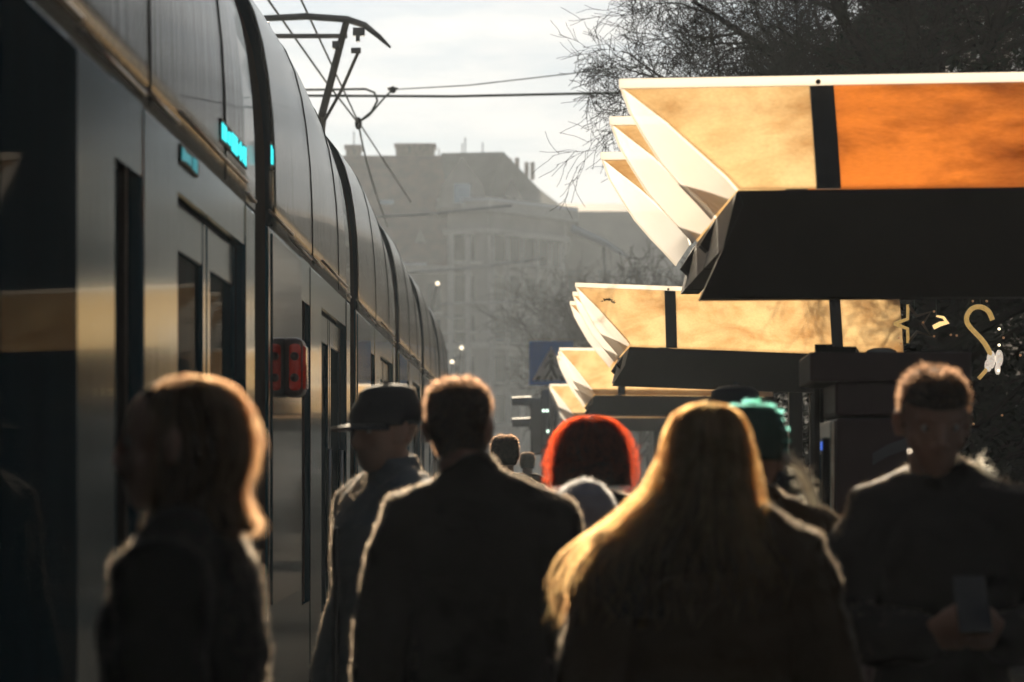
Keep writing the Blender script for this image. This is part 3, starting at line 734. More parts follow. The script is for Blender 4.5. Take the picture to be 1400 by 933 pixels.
# gable dormers
def dormer(px, py_b, py_t, half, d, m):
    x, zb = bp(px, py_b, d); zt2 = bp(px, py_t, d)[1]; h = half * d / F_PX
    dm = bpart(MB().prism([(x - h, zb), (x + h, zb), (x + h * .75, zb + (zt2 - zb) * .45), (x, zt2), (x - h * .75, zb + (zt2 - zb) * .45)], d, d + 7), 'dormer', M['wall'])
    bpart(MB().box((x - .32 * h, d - .06, zb + .35), (x + .32 * h, d - .01, zb + .35 + h * .75)), 'dormer_window', m, dm)
dormer(632, 285, 216, 36, BD - 1.3, M['win_blue'])
dormer(700, 290, 245, 16, BD + 2.5, M['win'])
for px in (522, 575): dormer(px, 345, 312, 9, BD + 2.6, M['win'])
bpart(MB().box((at(515, 0, BD).x, BD + 4.2, bp(0, 272)[1]), (at(535, 0, BD).x, BD + 4.6, bp(0, 266)[1])), 'skylight', M['win_blue'])
# windows of the street facades, each with its sill
def windows(px_list, py_list, w, h, ya, slope=0., xref=0.):
    for px in px_list:
        for py in py_list:
            x, z = bp(px, py); y = ya + slope * (x - xref)
            if slope:
                m = MB().add([(x - w, y - slope * w - .03, z - h), (x + w, y + slope * w - .03, z - h), (x + w, y + slope * w - .03, z + h), (x - w, y - slope * w - .03, z + h)], [(0, 1, 2, 3)])
                v = m.v; m.add([(a, b + .12, c_) for a, b, c_ in v[:4]], [(3, 2, 1, 0)]); m.f += [(0, 4, 5, 1), (1, 5, 6, 2), (2, 6, 7, 3), (3, 7, 4, 0)]; m.mi += [0] * 4
            else: m = MB().box((x - w, y - .05, z - h), (x + w, y + .1, z + h))
            wo = bpart(m, 'window', M['win'])
            bpart(MB().box((x - w * 1.3, y - .35 - abs(slope) * w, z - h - .25), (x + w * 1.3, y + .1, z - h - .05)), 'sill', M['trim'], wo)
sl_ = (8.2) / (xc - xb2)
windows([684, 704, 724, 744, 762], [340, 395, 450, 505, 560], .42, .95, BD - 1.2, sl_, xb2)
windows([629, 651], [340, 395, 450, 505, 560], .4, .95, BD - .75)
windows([420, 455, 490, 525, 560, 592], [405, 455, 505, 560], .5, 1.0, BD + 1.5)
for px in (673, 694, 714, 734, 753, 770):
    x = bp(px, 0)[0]; y = BD - 1.2 + sl_ * (x - xb2)
    bpart(MB().box((x - .17, y - .28, gz), (x + .17, y + .3, ztop - 1.6)), 'pilaster', M['trim'])
for px in (640, 617):
    x = bp(px, 0)[0]; bpart(MB().box((x - .2, BD - 1.05, gz), (x + .2, BD - .3, ztop - 1.6)), 'pilaster', M['trim'])
# lower neighbour to the right
nb = thing('apartment_building', 'lower brown building behind bare trees, right of the corner building', 'building', (at(820, 640, 225).x, 225, gz)); O2 = Vector((at(820, 640, 225).x, 225, gz))
x0, x1 = at(750, 0, 225).x, at(1150, 0, 225).x; zt3 = at(0, 290, 225).z
part(MB().box((x0, 225, gz), (x1, 245, zt3)), 'wall', M['wall_left'], nb, org=O2)
part(MB().prism([(224.5, zt3), (230, zt3 + 1.1), (240, zt3 + 1.1), (245.5, zt3)], x0 - .4, x1, 'x'), 'roof', M['roof_red'], nb, org=O2)
for i in range(9):
    for zz in (3, 7, 11, 15): 
        xx = x0 + 2 + i * 2.3; part(MB().box((xx - .5, 224.95, zz), (xx + .5, 225.1, zz + 1.8)), 'window', M['win'], nb, org=O2)
aw = thing('awning', 'slanting pale frosted awning edge among the far bare trees', 'awning', at(805, 325, 150)); 
MB().add([at(781, 308, 150) - at(805, 325, 150), at(826, 328, 150) - at(805, 325, 150), at(826, 334, 151) - at(805, 325, 150), at(781, 316, 151) - at(805, 325, 150)], [(0, 1, 2, 3)])
e0, e1 = at(781, 312, 150) - at(805, 325, 150), at(826, 332, 150) - at(805, 325, 150)
m = MB().tube([e0, e1, at(858, 352, 150) - at(805, 325, 150)], [.2, .2, .1], 8); m.build('edge', M['snow'], aw)
MB().tube([e1, at(826, 640, 150) - at(805, 325, 150)], .08, 8).build('post', M['dark_metal'], aw)

# dark facade along the right of the square
fa = thing('shop_building', 'dark shaded building along the right side behind the evergreen', 'building', (11, 30, gz))
FO = Vector((11, 30, gz))
part(MB().box((9, 8, gz), (18, 70, 14)), 'wall', M['shop'], fa, org=FO)
part(MB().box((8.6, 7.6, 14), (18, 70.4, 14.5)), 'roof', M['roof_slate'], fa, org=FO)
for y in range(12, 68, 4):
    for z in (1, 4.6, 8.2): part(MB().box((8.94, y, z), (9.06, y + 1.3, z + 2)), 'window', M['win'], fa, org=FO)
def row_house(name, label, x0, x1, y0, y1, h, face):
    t = thing(name, label, 'building', ((x0 + x1) / 2, (y0 + y1) / 2, gz)); og = Vector(((x0 + x1) / 2, (y0 + y1) / 2, gz))
    part(MB().box((x0, y0, gz), (x1, y1, h)), 'wall', M['shop'], t, org=og)
    part(MB().prism([(x0 - .3, h), (x1 + .3, h), (x1 - 2.5, h + 2.2), (x0 + 2.5, h + 2.2)], y0 - .2, y1 + .2), 'roof', M['roof_slate'], t, org=og)
    y = y0 + 2
    while y < y1 - 2:
        for z in range(2, int(h) - 2, 4):
            part(MB().box((face - .06, y, z), (face + .06, y + 1.2, z + 2)), 'window', M['win'], t, org=og)
        y += 5
row_house('town_house', 'long dark town house row along the right of the street', 11, 20, 72, 130, 13.5, 11)
row_house('town_house', 'farther dark town house row at right, before the lower brown building', 11.5, 20, 131, 195, 15, 11.5)
row_house('town_house', 'shaded town house row across the street behind the tram', -26, -15, -45, 60, 16, -15)
row_house('town_house', 'farther shaded town house row hidden behind the tram', -27, -16, 61, 190, 15, -16)
# street lamps far along the left
for (px, py, px2, py2, lab) in ((598, 388, 588, 432, 'far slanting lamp pole with a bright glint above the tram nose'), (631, 476, 624, 508, 'short far lamp pole with bright glint right of the tram nose'), (618, 495, 616, 520, 'lowest far lamp glint above the head of the central man')):
    d = 120; p = at(px, py, d); q = at(px2, py2, d); base_ = Vector((q.x, d, gz))
    t = thing('street_lamp', lab, 'street lamp', base_, 0, 'far street lamps')
    MB().tube([(0, 0, 0), Vector((0, 0, q.z - gz)), p - base_], [.09, .07, .06], 8).build('pole', M['grey_steel'], t, True)
    MB().ell(p - base_, .085, .085, .08, 12, 8).build('lamp', M['bulb'], t, True)

# ------------------------------------------------------------------ trees
def tree_mesh(seed, height, levels, spread, trunk_h, r0, droop=.0, kids=(5, 5, 5, 4), sides=5, min_r=.004):
    rr = random.Random(seed); trunk = MB(); crown = MB()
    def grow(mb, p, dirv, length, r, lvl):
        n = 5 if lvl < 2 else 4; pts = [Vector(p)]; rad = [r]; d = Vector(dirv)
        for i in range(n):
            j = .16 + .07 * lvl
            d = (d + Vector((rr.uniform(-j, j), rr.uniform(-j, j), rr.uniform(-j, j) + (.05 if lvl < 2 else -droop)))).normalized()
            pts.append(pts[-1] + d * length / n); rad.append(r * (1 - (i + 1) / n * (.45 if lvl < levels else .7)))
        mb.tube(pts, [max(x, min_r) for x in rad], sides if lvl < 2 else 3)
        if lvl >= levels: return
        k = kids[min(lvl, len(kids) - 1)]
        for i in range(k):
            t = .3 + .7 * (i + rr.random()) / k; ix = min(int(t * n), n - 1); q = pts[ix].lerp(pts[ix + 1], t * n - ix)
            a = rr.uniform(0, 2 * math.pi); el = rr.uniform(.55, 1.05) * spread
            side = d.orthogonal().normalized(); side = Matrix.Rotation(a, 3, d) @ side
            nd = (d * math.cos(el) + side * math.sin(el)).normalized()
            grow(crown, q, nd, length * rr.uniform(.5, .75), max(r * rr.uniform(.4, .55), min_r), lvl + 1)
    pts = [Vector((0, 0, 0)), Vector((.05, .03, trunk_h * .5)), Vector((-.03, .05, trunk_h))]
    trunk.tube(pts, [r0 * 1.3, r0, r0 * .9], 12)
    for i in range(kids[0] + 1):
        a = 2 * math.pi * i / (kids[0] + 1) + rr.uniform(-.3, .3); el = rr.uniform(.35, 1.0) * spread * 1.1
        grow(crown, pts[-1] - Vector((0, 0, rr.uniform(0, .25 * trunk_h))), Vector((math.cos(a) * math.sin(el), math.sin(a) * math.sin(el), math.cos(el))), (height - trunk_h) * rr.uniform(.55, .75), r0 * .55, 0)
    return trunk, crown


bt = thing('bare_tree', 'large bare tree with fine twigs reaching left above the nearest shelter', 'tree', (3.9, 27.0, gz))
def limb_tree(seed, limbs, trunk_top, r0):
    rr = random.Random(seed); trunk = MB(); crown = MB()
    trunk.tube([(0, 0, 0), (.06, .03, trunk_top * .5), (-.05, .0, trunk_top)], [r0 * 1.3, r0, r0 * .85], 12)
    def grow(p, d, length, r, lvl):
        n = 5 if lvl < 2 else 4; pts = [Vector(p)]; rad = [r]; d = Vector(d)
        for i in range(n):
            d = (d + Vector((rr.uniform(-.26, .26), rr.uniform(-.26, .26), rr.uniform(-.24, .22)))).normalized(); pts.append(pts[-1] + d * length / n); rad.append(max(r * (1 - .6 * (i + 1) / n), .0024))
        crown.tube(pts, rad, 4 if lvl < 2 else 3)
        if lvl >= 4: return
        for i in range((0, 7, 6, 5)[lvl]):
            t = .2 + .8 * (i + rr.random()) / (0, 7, 6, 5)[lvl]; ix = min(int(t * n), n - 1); q = pts[ix].lerp(pts[ix + 1], t * n - ix)
            el = rr.uniform(.45, 1.1); sdv = Matrix.Rotation(rr.uniform(0, 6.28), 3, d) @ d.orthogonal().normalized()
            grow(q, d * math.cos(el) + sdv * math.sin(el), length * rr.uniform(.5, .78), max(rad[ix] * .5, .0028), lvl + 1)
    for (tx, ty, tz, b) in limbs:
        a = Vector((-.05, 0, trunk_top - b)); e = Vector((tx, ty, tz)); n = 7; pts = []; off = Vector((0, 0, 0))
        for i in range(n + 1):
            t = i / n; off += Vector((rr.uniform(-.05, .05), rr.uniform(-.05, .05), rr.uniform(-.05, .05))) if 0 < i else Vector()
            pts.append(a.lerp(e, t) + off + Vector((0, 0, .35 * math.sin(math.pi * t) * (e - a).length * .25)))
        rad = [r0 * .5 * (1 - .82 * i / n) for i in range(n + 1)]; crown.tube(pts, rad, 7)
        L = (e - a).length
        for i in range(15):
            t = .25 + .75 * (i + rr.random()) / 15; ix = min(int(t * n), n - 1); q = pts[ix].lerp(pts[ix + 1], t * n - ix); d = (pts[ix + 1] - pts[ix]).normalized()
            el = rr.uniform(.4, 1.15); sdv = Matrix.Rotation(rr.uniform(0, 6.28), 3, d) @ d.orthogonal().normalized()
            grow(q, d * math.cos(el) + sdv * math.sin(el), L * rr.uniform(.16, .30), max(rad[ix] * .42, .006), 1)
    return trunk, crown


tr_, cr_ = limb_tree(5, [(-2.3, .3, 6.0, .1), (-1.7, -.8, 7.0, .0), (-1.2, .9, 6.2, .3), (-.7, -.4, 7.4, 0), (-1.5, 1.2, 5.5, .5), (-2.55, -.3, 5.35, .4), (0, .5, 7.4, 0), (.9, -.6, 7.2, .1), (1.6, .6, 6.4, .3)], 3.7, .19)
tr_.build('trunk', M['bark'], bt, True); cr_.build('crown', M['bark'], bt)
# hazy bare trees in the middle distance
tr_, cr_ = tree_mesh(23, 7.6, 3, .8, 2.4, .16, droop=.02, kids=(5, 6, 6, 4), min_r=.012)
t1 = thing('bare_tree', 'hazy brown bare tree between the corner building and the second shelter', 'tree', (at(868, 0, 100).x, 100, gz), 0, 'far bare trees')
tr_.build('trunk', M['bark_far'], t1, True); cr_.build('crown', M['bark_far'], t1)
for px, d, s_, rz, lab in ((930, 88, 1.0, 2.0, 'far bare tree seen just under the nearest shelter beam'), (824, 135, 1.0, 4.0, 'faint smallest bare tree against the right end of the far facade'), (890, 118, 1.2, 1.1, 'faint bare tree behind the other far trees near the shelter fins')):
    c_ = copy_tree(t1); c_.location = (at(px, 0, d).x, d, gz); c_.rotation_euler.z = rz; c_.scale = (s_, s_, s_); c_['label'] = lab

# dense evergreens on the right
def evergreen(seed, x, y, h, rad, n, label):
    t = thing('evergreen_tree', label, 'tree', (x, y, gz), 0, 'dark evergreens on the right'); g = np.random.default_rng(seed)
    MB().tube([(0, 0, 0), (0, .05, h * .5), (0, 0, h * .95)], [.22, .15, .03], 10).build('trunk', M['bark'], t, True)
    br = MB(); cl = []
    for i in range(150):
        z = .4 + (h - .6) * g.random() ** 1.15; a = g.random() * 2 * math.pi; r = rad * (1 - (z / h) ** 1.7) * g.uniform(.55, 1.08)
        tip = np.array([math.cos(a) * r, math.sin(a) * r, z - .12 * r]); br.tube([(0, 0, z + .15 * r), tuple(tip * [.5, .5, 1] + [0, 0, .1]), tuple(tip)], [.035, .025, .008], 4); cl.append((np.array([0, 0, z + .15 * r]), tip))
    br.build('branches', M['bark'], t)
    idx = g.integers(0, len(cl), n); A = np.array([cl[i][0] for i in idx]); B = np.array([cl[i][1] for i in idx])
    u = g.random((n, 1)) ** .6; Pp = A + (B - A) * u + g.normal(0, .16, (n, 3)) * [1, 1, .7]
    dv = (B - A); dv /= np.linalg.norm(dv, axis=1, keepdims=True); dv = dv + g.normal(0, .6, (n, 3)); dv /= np.linalg.norm(dv, axis=1, keepdims=True)
    wv = np.cross(dv, g.normal(0, 1, (n, 3))); wv /= np.linalg.norm(wv, axis=1, keepdims=True) + 1e-9
    ln = g.uniform(.07, .17, (n, 1)); wd = g.uniform(.012, .035, (n, 1))
    V = np.stack([Pp - dv * ln * .5, Pp + wv * wd, Pp + dv * ln * .5, Pp - wv * wd], 1).reshape(-1, 3)
    m = MB(); m.v = list(map(tuple, V)); m.f = [(4 * i, 4 * i + 1, 4 * i + 2, 4 * i + 3) for i in range(n)]; m.mi = [0] * n
    m.build('foliage', M['leaf'], t); return t


evergreen(1, 5.0, 27, 12.0, 3.3, 42000, 'dense dark evergreen filling the upper right corner behind the nearest shelter')
evergreen(2, 7.6, 22, 12.0, 3.4, 30000, 'dark evergreen nearest the right edge of the picture')
evergreen(3, 4.6, 37, 8.0, 2.6, 26000, 'lower dark evergreen standing behind the second shelter')

src = bpy.data.objects['evergreen_tree']
for i, (x, y, z_) in enumerate(((-13, -13, 1.0), (-8, -16, 1.1), (-3.5, -13, .95), (1.5, -15, 1.05), (6, -12, 1.0), (10.5, -7, 1.1), (9.5, 0, .9), (10, 6, 1.0))):  # unseen trees added to cut the sky light on the faces
    c_ = copy_tree(src); c_.location = (x, y, gz); c_.rotation_euler.z = i * 1.3; c_.scale = (z_, z_, z_)
    c_['label'] = 'unseen dark evergreen added behind the viewer to block sky light'; c_['group'] = 'added evergreens blocking sky light behind the viewer'
for x, y, z_, rz, lab in ((6.3, 32, .62, 2.2, 'low dark evergreen between the two evergreens at the right edge'), (8.6, 40, .8, 4.1, 'dark evergreen farther back at the right edge'), (5.6, 47, .75, 5.0, 'dark evergreen farthest back, behind the second shelter'), (4.9, 31, .5, .7, 'smallest dark evergreen, right behind the golden star')):
    c_ = copy_tree(src); c_.location = (x, y, gz); c_.rotation_euler.z = rz; c_.scale = (z_ * 1.1, z_ * 1.1, z_); c_['label'] = lab
# Christmas decorations hung in the evergreen
dd = 20.5
def deco(name, label, c_): 
    t = thing(name, label, 'decoration', c_, 0, 'Christmas decorations at the right'); return t
c_ = at(1250, 443, dd); t = deco('star_decoration', 'golden tube star hanging in the dark tree right of the second shelter', c_)
pts = []
for k in range(11):
    a = math.pi + 2 * math.pi * k / 10; r = .142 if k % 2 == 0 else .058; pts.append((r * math.cos(a), 0, r * math.sin(a)))
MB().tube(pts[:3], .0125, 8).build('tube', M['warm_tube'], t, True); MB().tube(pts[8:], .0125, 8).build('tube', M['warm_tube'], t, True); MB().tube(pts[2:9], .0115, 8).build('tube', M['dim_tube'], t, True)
MB().tube([(0, 0, .1), (0, 0, .5)], .003, 5).build('hanger', M['wire'], t)
c_ = at(1280, 442, dd); t = deco('ribbon_decoration', 'short bright golden ribbon hanging right of the golden star', c_)
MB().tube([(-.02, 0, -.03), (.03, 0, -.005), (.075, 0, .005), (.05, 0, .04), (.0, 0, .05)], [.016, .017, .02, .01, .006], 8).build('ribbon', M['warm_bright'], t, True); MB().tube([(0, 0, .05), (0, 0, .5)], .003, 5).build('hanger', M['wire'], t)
c_ = at(1335, 450, dd); t = deco('loop_decoration', 'large golden hook shaped tube with silver bow at the right edge', c_)
Lp = [(1357, 438), (1352, 425), (1341, 419), (1329, 421), (1321, 432), (1322, 443), (1332, 454), (1344, 466), (1352, 479), (1355, 487)]
for _ in range(2):
    Lp = [Lp[0]] + [((a[0] * w1 + b[0] * (1 - w1)), (a[1] * w1 + b[1] * (1 - w1))) for a, b in zip(Lp[:-1], Lp[1:]) for w1 in (.75, .25)] + [Lp[-1]]
MB().tube([at(px, py, dd) - c_ for px, py in Lp], .018, 10).build('hook', M['warm_tube'], t, True)
MB().tube([at(px, py, dd) - c_ for px, py in ((1352, 500), (1347, 508), (1338, 518))], .014, 8).build('tail', M['warm_tube'], t, True)
m = MB()
for px, py, a, b_ in ((1355, 492, 6, 13), (1366, 490, 5.5, 12), (1351, 500, 5, 9), (1364, 505, 4, 8)): p = at(px, py, dd) - c_; m.ell(p, a * dd / F_PX, .02, b_ * dd / F_PX, 12, 8)
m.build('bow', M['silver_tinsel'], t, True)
MB().tube([at(1340, 419, dd) - c_, at(1340, 350, dd) - c_], .003, 5).build('hanger', M['wire'], t)
bulbs = [(1366, 450, 1), (1366, 472, 1), (1365, 507, 1), (1308, 459, 0), (1277, 426, 0), (1277, 460, 0), (1229, 462, 0), (1330, 412, 0), (1349, 412, 0), (1300, 458, 0), (1372, 462, 0), (1395, 486, 0), (1370, 568, 0), (1331, 580, 0), (1232, 470, 0), (1262, 441, 0), (1143, 77 + 11, 0)]
for i, (px, py, b_) in enumerate(bulbs[:-1]):
    m = MB().ell((0, 0, 0), .010 if b_ else .0085, .009, .010 if b_ else .0085, 10, 8)
    o = m.build('fairy_light', M['bulb' if b_ else 'dim_bulb'], smooth=True); o.location = at(px, py, dd - .02 * i)
    tag(o, 'bright fairy light bulb beside the silver bow' if b_ else 'dim amber fairy light bulb in the dark tree', 'fairy light', 'fairy lights in the dark tree')

# ------------------------------------------------------------------ people
HEAD = [(0.0, .028, .052, .030), (.02, .045, .045, .048), (.05, .058, .028, .072), (.08, .066, .012, .088), (.11, .071, .004, .096), (.14, .075, 0, .099), (.17, .074, -.004, .097), (.195, .066, -.008, .085), (.212, .048, -.008, .062), (.224, .018, -.008, .024)]


class Person:
    def __init__(s, loc, H, face, label, yaw=0., pitch=0., width=1.0, arms=None, voxel=.0085, headx=(0, 0)):
        s.k = H / 1.75; s.t = thing('person', label, 'person', (loc[0], loc[1], 0), face)
        s.yaw, s.pitch, s.w, s.voxel = yaw, pitch, width, voxel
        s.chin = Vector((headx[0], .015 + headx[1], 1.525)); s.arms = arms or {}
        s.HM = Matrix.Translation(s.chin + Vector((0, -.02, -.02))) @ Matrix.Rotation(yaw, 4, 'Z') @ Matrix.Rotation(-pitch, 4, 'X') @ Matrix.Translation(Vector((0, .02 - .015 + .0, .02)))
        s.J = {}
        for sd in (-1, 1):
            sh = Vector((sd * .182 * width, -.01, 1.408)); a = s.arms.get(sd)
            el = Vector(a[0]) if a else Vector((sd * (.255 * width), -.035, 1.15)); wr = Vector(a[1]) if a else Vector((sd * .265 * width, .05, .91))
            s.J[sd] = (sh, el, wr)

    def fin(s, mb): mb.v = [(x * s.k, y * s.k, z * s.k) for x, y, z in mb.v]; return mb

    def head_mb(s, mb, grow=0.):
        st = len(mb.v)
        mb.loft([mb.ering((0, yc, z + (grow * .8 if z > .15 else 0)), w_ + grow, d_ + grow, 22) for z, w_, yc, d_ in HEAD])
        return st

    def hand(s, mb, wr, dirv, palm, curl, side):
        d = Vector(dirv).normalized(); n = Vector(palm); n = (n - d * n.dot(d)).normalized(); sd = d.cross(n) * (1 if side > 0 else -1)
        mb.tube([wr - d * .02, wr + d * .03, wr + d * .075, wr + d * .09], [.027, .036, .040, .036], 14, True, .42, n)
        for i, (off, ln) in enumerate(((-.033, .068), (-.011, .078), (.011, .074), (.033, .058))):
            b = wr + d * .085 + sd * off; a1, a2 = curl * .55, curl * 1.25
            d1 = d * math.cos(a1) + n * math.sin(a1); d2 = d * math.cos(a2) + n * math.sin(a2); p1 = b + d1 * ln * .5; p2 = p1 + d2 * ln * .5
            mb.tube([b - d * .012, p1, p2], [.0092, .0085, .007], 8, True)
        tb = wr + d * .03 - sd * .03; td = (d * .7 - sd * .6 + n * .45).normalized(); tp = tb + td * .035
        mb.tube([tb, tp, tp + (d * .85 - sd * .1 + n * .35).normalized() * .032], [.013, .0105, .0085], 8, True)

    def body(s, skin='skin', hands=None):
        mb = MB(); st = s.head_mb(mb)
        mb.tube([(0, .095, .125), (0, .112, .085), (0, .108, .075)], [.008, .0125, .012], 8, True)
        mb.tube([(-.014, .1, .074), (.014, .1, .074)], .008, 8, True)
        mb.tube([(-.048, .074, .137), (-.02, .09, .138), (.02, .09, .138), (.048, .074, .137)], .0085, 8, True)
        mb.tube([(-.022, .083, .048), (0, .091, .050), (.022, .083, .048)], [.005, .008, .005], 8, True)
        mb.tube([(-.018, .084, .040), (0, .09, .039), (.018, .084, .040)], [.005, .008, .005], 8, True)
        mb.ell((0, .07, .012), .02, .02, .018)
        for sd in (-1, 1):
            mb.ell((sd * .045, .05, .08), .022, .03, .028)
            mb.tube([(sd * .073, .002, .122), (sd * .083, -.012, .128), (sd * .086, -.016, .108), (sd * .079, -.004, .078), (sd * .074, .004, .082)], [.008, .0095, .0085, .009, .007], 8, True)
            mb.ell((sd * .078, -.004, .105), .006, .014, .024)
        mb.xf(s.HM, st)
        c = s.HM @ Vector((0, -.012, .04))
        mb.tube([(0, -.025, 1.40), (c.x * .5, -.02, 1.47), c], [.07, .056, .054], 16)
        w_ = s.w; rg = lambda z, rx, ry, yc: mb.ering((0, yc, z), rx * w_, ry * w_, 24)
        mb.loft([rg(.86, .12, .09, -.01), rg(.93, .165, .11, -.01), rg(1.03, .15, .10, 0), rg(1.12, .145, .10, 0), rg(1.25, .165, .115, 0), rg(1.36, .18, .11, -.01), rg(1.43, .15, .085, -.015), rg(1.48, .07, .06, -.02)])
        for sd in (-1, 1):
            sh, el, wr = s.J[sd]
            mb.tube([sh + Vector((-sd * .05, 0, .0)), sh, sh.lerp(el, .5), el], [.055, .056, .048, .040], 14, True)
            mb.tube([el, el.lerp(wr, .35), wr], [.040, .040, .027], 14, True)
            h = (hands or {}).get(sd); dv = h[0] if h else (wr - el); pn = h[1] if h else (-sd, .1, 0); s.hand(mb, wr, dv, pn, h[2] if h else .5, sd)
            hp = Vector((sd * .092, -.01, .92)); kn = Vector((sd * .1, .015, .49)); an = Vector((sd * .1, -.02, .09))
            mb.tube([hp, hp.lerp(kn, .5), kn], [.088, .074, .055], 16, True); mb.tube([kn, kn.lerp(an, .35), an], [.053, .054, .037], 14, True)
            mb.tube([an + Vector((0, -.03, -.04)), an + Vector((0, .15, -.055))], [.038, .03], 12, True)
        o = remeshed(s.fin(mb), s.voxel, 'body', M[skin], s.t, 2)
        for sd in (-1, 1):
            e = MB(); p = s.HM @ Vector((sd * .031, .078, .117)); e.ell(p, .0125, .0125, .0125, 14, 10); eo = s.fin(e).build('eye', M['eye_white'], s.t, True)
            e = MB(); p = s.HM @ Vector((sd * .031, .0885, .117)); e.ell(p, .006, .0035, .006, 12, 8); s.fin(e).build('iris', M['iris'], eo, True)
        return o

    def shoes_trousers(s):
        tr = MB()
        tr.loft([tr.ering((0, -.01, z), rx * s.w, ry * s.w, 20) for z, rx, ry in ((.80, .17, .125), (.9, .178, .13), (1.0, .165, .118), (1.03, .16, .115))])
        for sd in (-1, 1):
            hp = Vector((sd * .092, -.01, .9)); kn = Vector((sd * .1, .015, .49)); an = Vector((sd * .1, -.02, .06))
            tr.tube([hp, hp.lerp(kn, .5), kn, kn.lerp(an, .4), an], [.1, .088, .07, .066, .06], 16, False)
        remeshed(s.fin(tr), .016, 'trousers', M['denim'], s.t, 3, .006, 9, s.k)
        for sd in (-1, 1):
            m = MB().tube([(sd * .1, -.075, .045), (sd * .1, .02, .05), (sd * .1, .13, .04), (sd * .1, .17, .03)], [.04, .047, .042, .03], 14, True, .8); m.tube([(sd * .1, -.02, .06), (sd * .1, -.02, .13)], [.05, .048], 14); s.fin(m).build('shoe', M['leather'], s.t, True)

    def coat(s, m, hem=.78, puff=.028, flare=.02, collar=.05, sleeve=1.0, name='coat', shoulder=1.0, wr=.011, seed=0., hood=False, slope=0., voxel=.011, fib='fibre', fl=.0055, fn=16000):
        mb = MB(); w_ = s.w; p = puff
        rg = lambda z, rx, ry, yc: mb.ering((0, yc, z), (rx + p) * w_, (ry + p) * w_, 28)
        zs = [(hem, .155 + flare, .115 + flare), ((hem + 1.0) / 2, .16 + flare * .6, .115 + flare * .6), (1.03, .158, .108), (1.14, .156, .105), (1.26, .17, .118), (1.36, .178 * shoulder, .112)]
        mb.loft([rg(z, a, b, -.005) for z, a, b in zs] + [rg(1.425, .16 * shoulder, .085, -.015), rg(1.47 - slope * .3, .105, .055, -.02), rg(1.505 - slope, .045, .035, -.02)])
        for sd in (-1, 1):
            sh, el, wr_ = s.J[sd]; q = puff * .75 * sleeve
            i0 = sh + Vector((-sd * .09, 0, .015 - slope * .4))
            mb.tube([i0, sh + Vector((sd * .0, 0, -.002)), sh.lerp(el, .35), sh.lerp(el, .7), el], [.06 + q, .062 + q, .056 + q, .052 + q, .050 + q], 18, True)
            e2 = el.lerp(wr_, .93); mb.tube([el, el.lerp(wr_, .4), e2], [.05 + q, .047 + q, .038 + q], 18, True)
        if collar:
            c = s.HM @ Vector((0, -.012, .02)); b0 = Vector((0, -.022, 1.455))
            ax = b0.lerp(c, min(1.15, collar * 14))
            mb.tube([b0 - Vector((0, 0, .03)), b0, b0.lerp(ax, .6), ax], [.088, .083, .078, .072], 20)
        if hood:
            mb.ell((0, -.115, 1.435), .12, .07, .075, 18, 12)
        for sd in (-1, 1):                                # slope from collar to shoulder
            sh = s.J[sd][0]; mb.tube([(sd * .02, -.022, 1.50), (sd * .09 * w_, -.02, 1.475 - slope), sh + Vector((-sd * .01, 0, .004))], [.045, .05 + puff * .3, .058 + puff * .6], 16, True)
        o = remeshed(s.fin(mb), voxel, name, M[m], s.t, 5, wr, 8, seed)
        if fn: s.nap(o, fib, fn, fl, .93 * s.k, seed)
        return o

    def nap(s, o, fib, fn, fl, zmin, seed=0, r=.00032):
        """loose fibres standing off the cloth on its shoulders, sleeves and sides"""
        g = np.random.default_rng(int(seed) + 77); me = o.data; n = len(me.vertices)
        co = np.empty(n * 3); me.vertices.foreach_get('co', co); co = co.reshape(-1, 3); no = np.empty(n * 3); me.vertices.foreach_get('normal', no); no = no.reshape(-1, 3)
        f = s.t.rotation_euler.z; ny = no[:, 0] * math.sin(f) + no[:, 1] * math.cos(f)
        idx = np.nonzero((co[:, 2] > zmin) & (np.abs(ny) < .55) & (no[:, 2] > -.5))[0]; idx = idx[g.integers(0, len(idx), fn)]
        P = co[idx] + g.normal(0, .003, (fn, 3)) - no[idx] * .001; D = no[idx] + g.normal(0, .55, (fn, 3)); D /= np.linalg.norm(D, axis=1, keepdims=True); L = g.uniform(.3, 1, (fn, 1)) * fl
        t = MB(); strands_into(t, np.stack([P, P + D * L * .6, P + D * L + g.normal(0, .25, (fn, 3)) * L], 1), r, r * .5)
        return t.build('fuzz', M[fib], o, True)

    def short_hair(s, m, n=2600, ln=(.008, .02), zmin=.085, front=.155, messy=.5, vol=.006, name='hair', mass=True):
        g = np.random.default_rng(n + int(s.k * 1e4)); mb = MB()
        zs = np.array([h[0] for h in HEAD]); W = np.array([h[1] for h in HEAD]); Yc = np.array([h[2] for h in HEAD]); D = np.array([h[3] for h in HEAD])
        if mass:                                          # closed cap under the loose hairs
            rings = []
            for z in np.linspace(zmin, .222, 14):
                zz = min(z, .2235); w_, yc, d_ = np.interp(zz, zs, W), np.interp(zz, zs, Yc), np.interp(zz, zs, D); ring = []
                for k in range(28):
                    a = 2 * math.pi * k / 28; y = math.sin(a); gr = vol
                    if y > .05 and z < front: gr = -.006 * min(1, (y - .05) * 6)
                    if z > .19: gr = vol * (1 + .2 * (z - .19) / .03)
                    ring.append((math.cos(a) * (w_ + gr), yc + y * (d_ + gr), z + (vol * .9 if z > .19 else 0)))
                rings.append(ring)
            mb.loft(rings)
        mb.m = 1
        z = zmin + (.224 - zmin) * g.random(n * 2) ** .75; a = g.random(n * 2) * 2 * math.pi
        ok = ~((np.sin(a) > .15) & (z < front)); z, a = z[ok][:n], a[ok][:n]; N = len(z)
        w_, yc, d_ = np.interp(z, zs, W) + vol, np.interp(z, zs, Yc), np.interp(z, zs, D) + vol
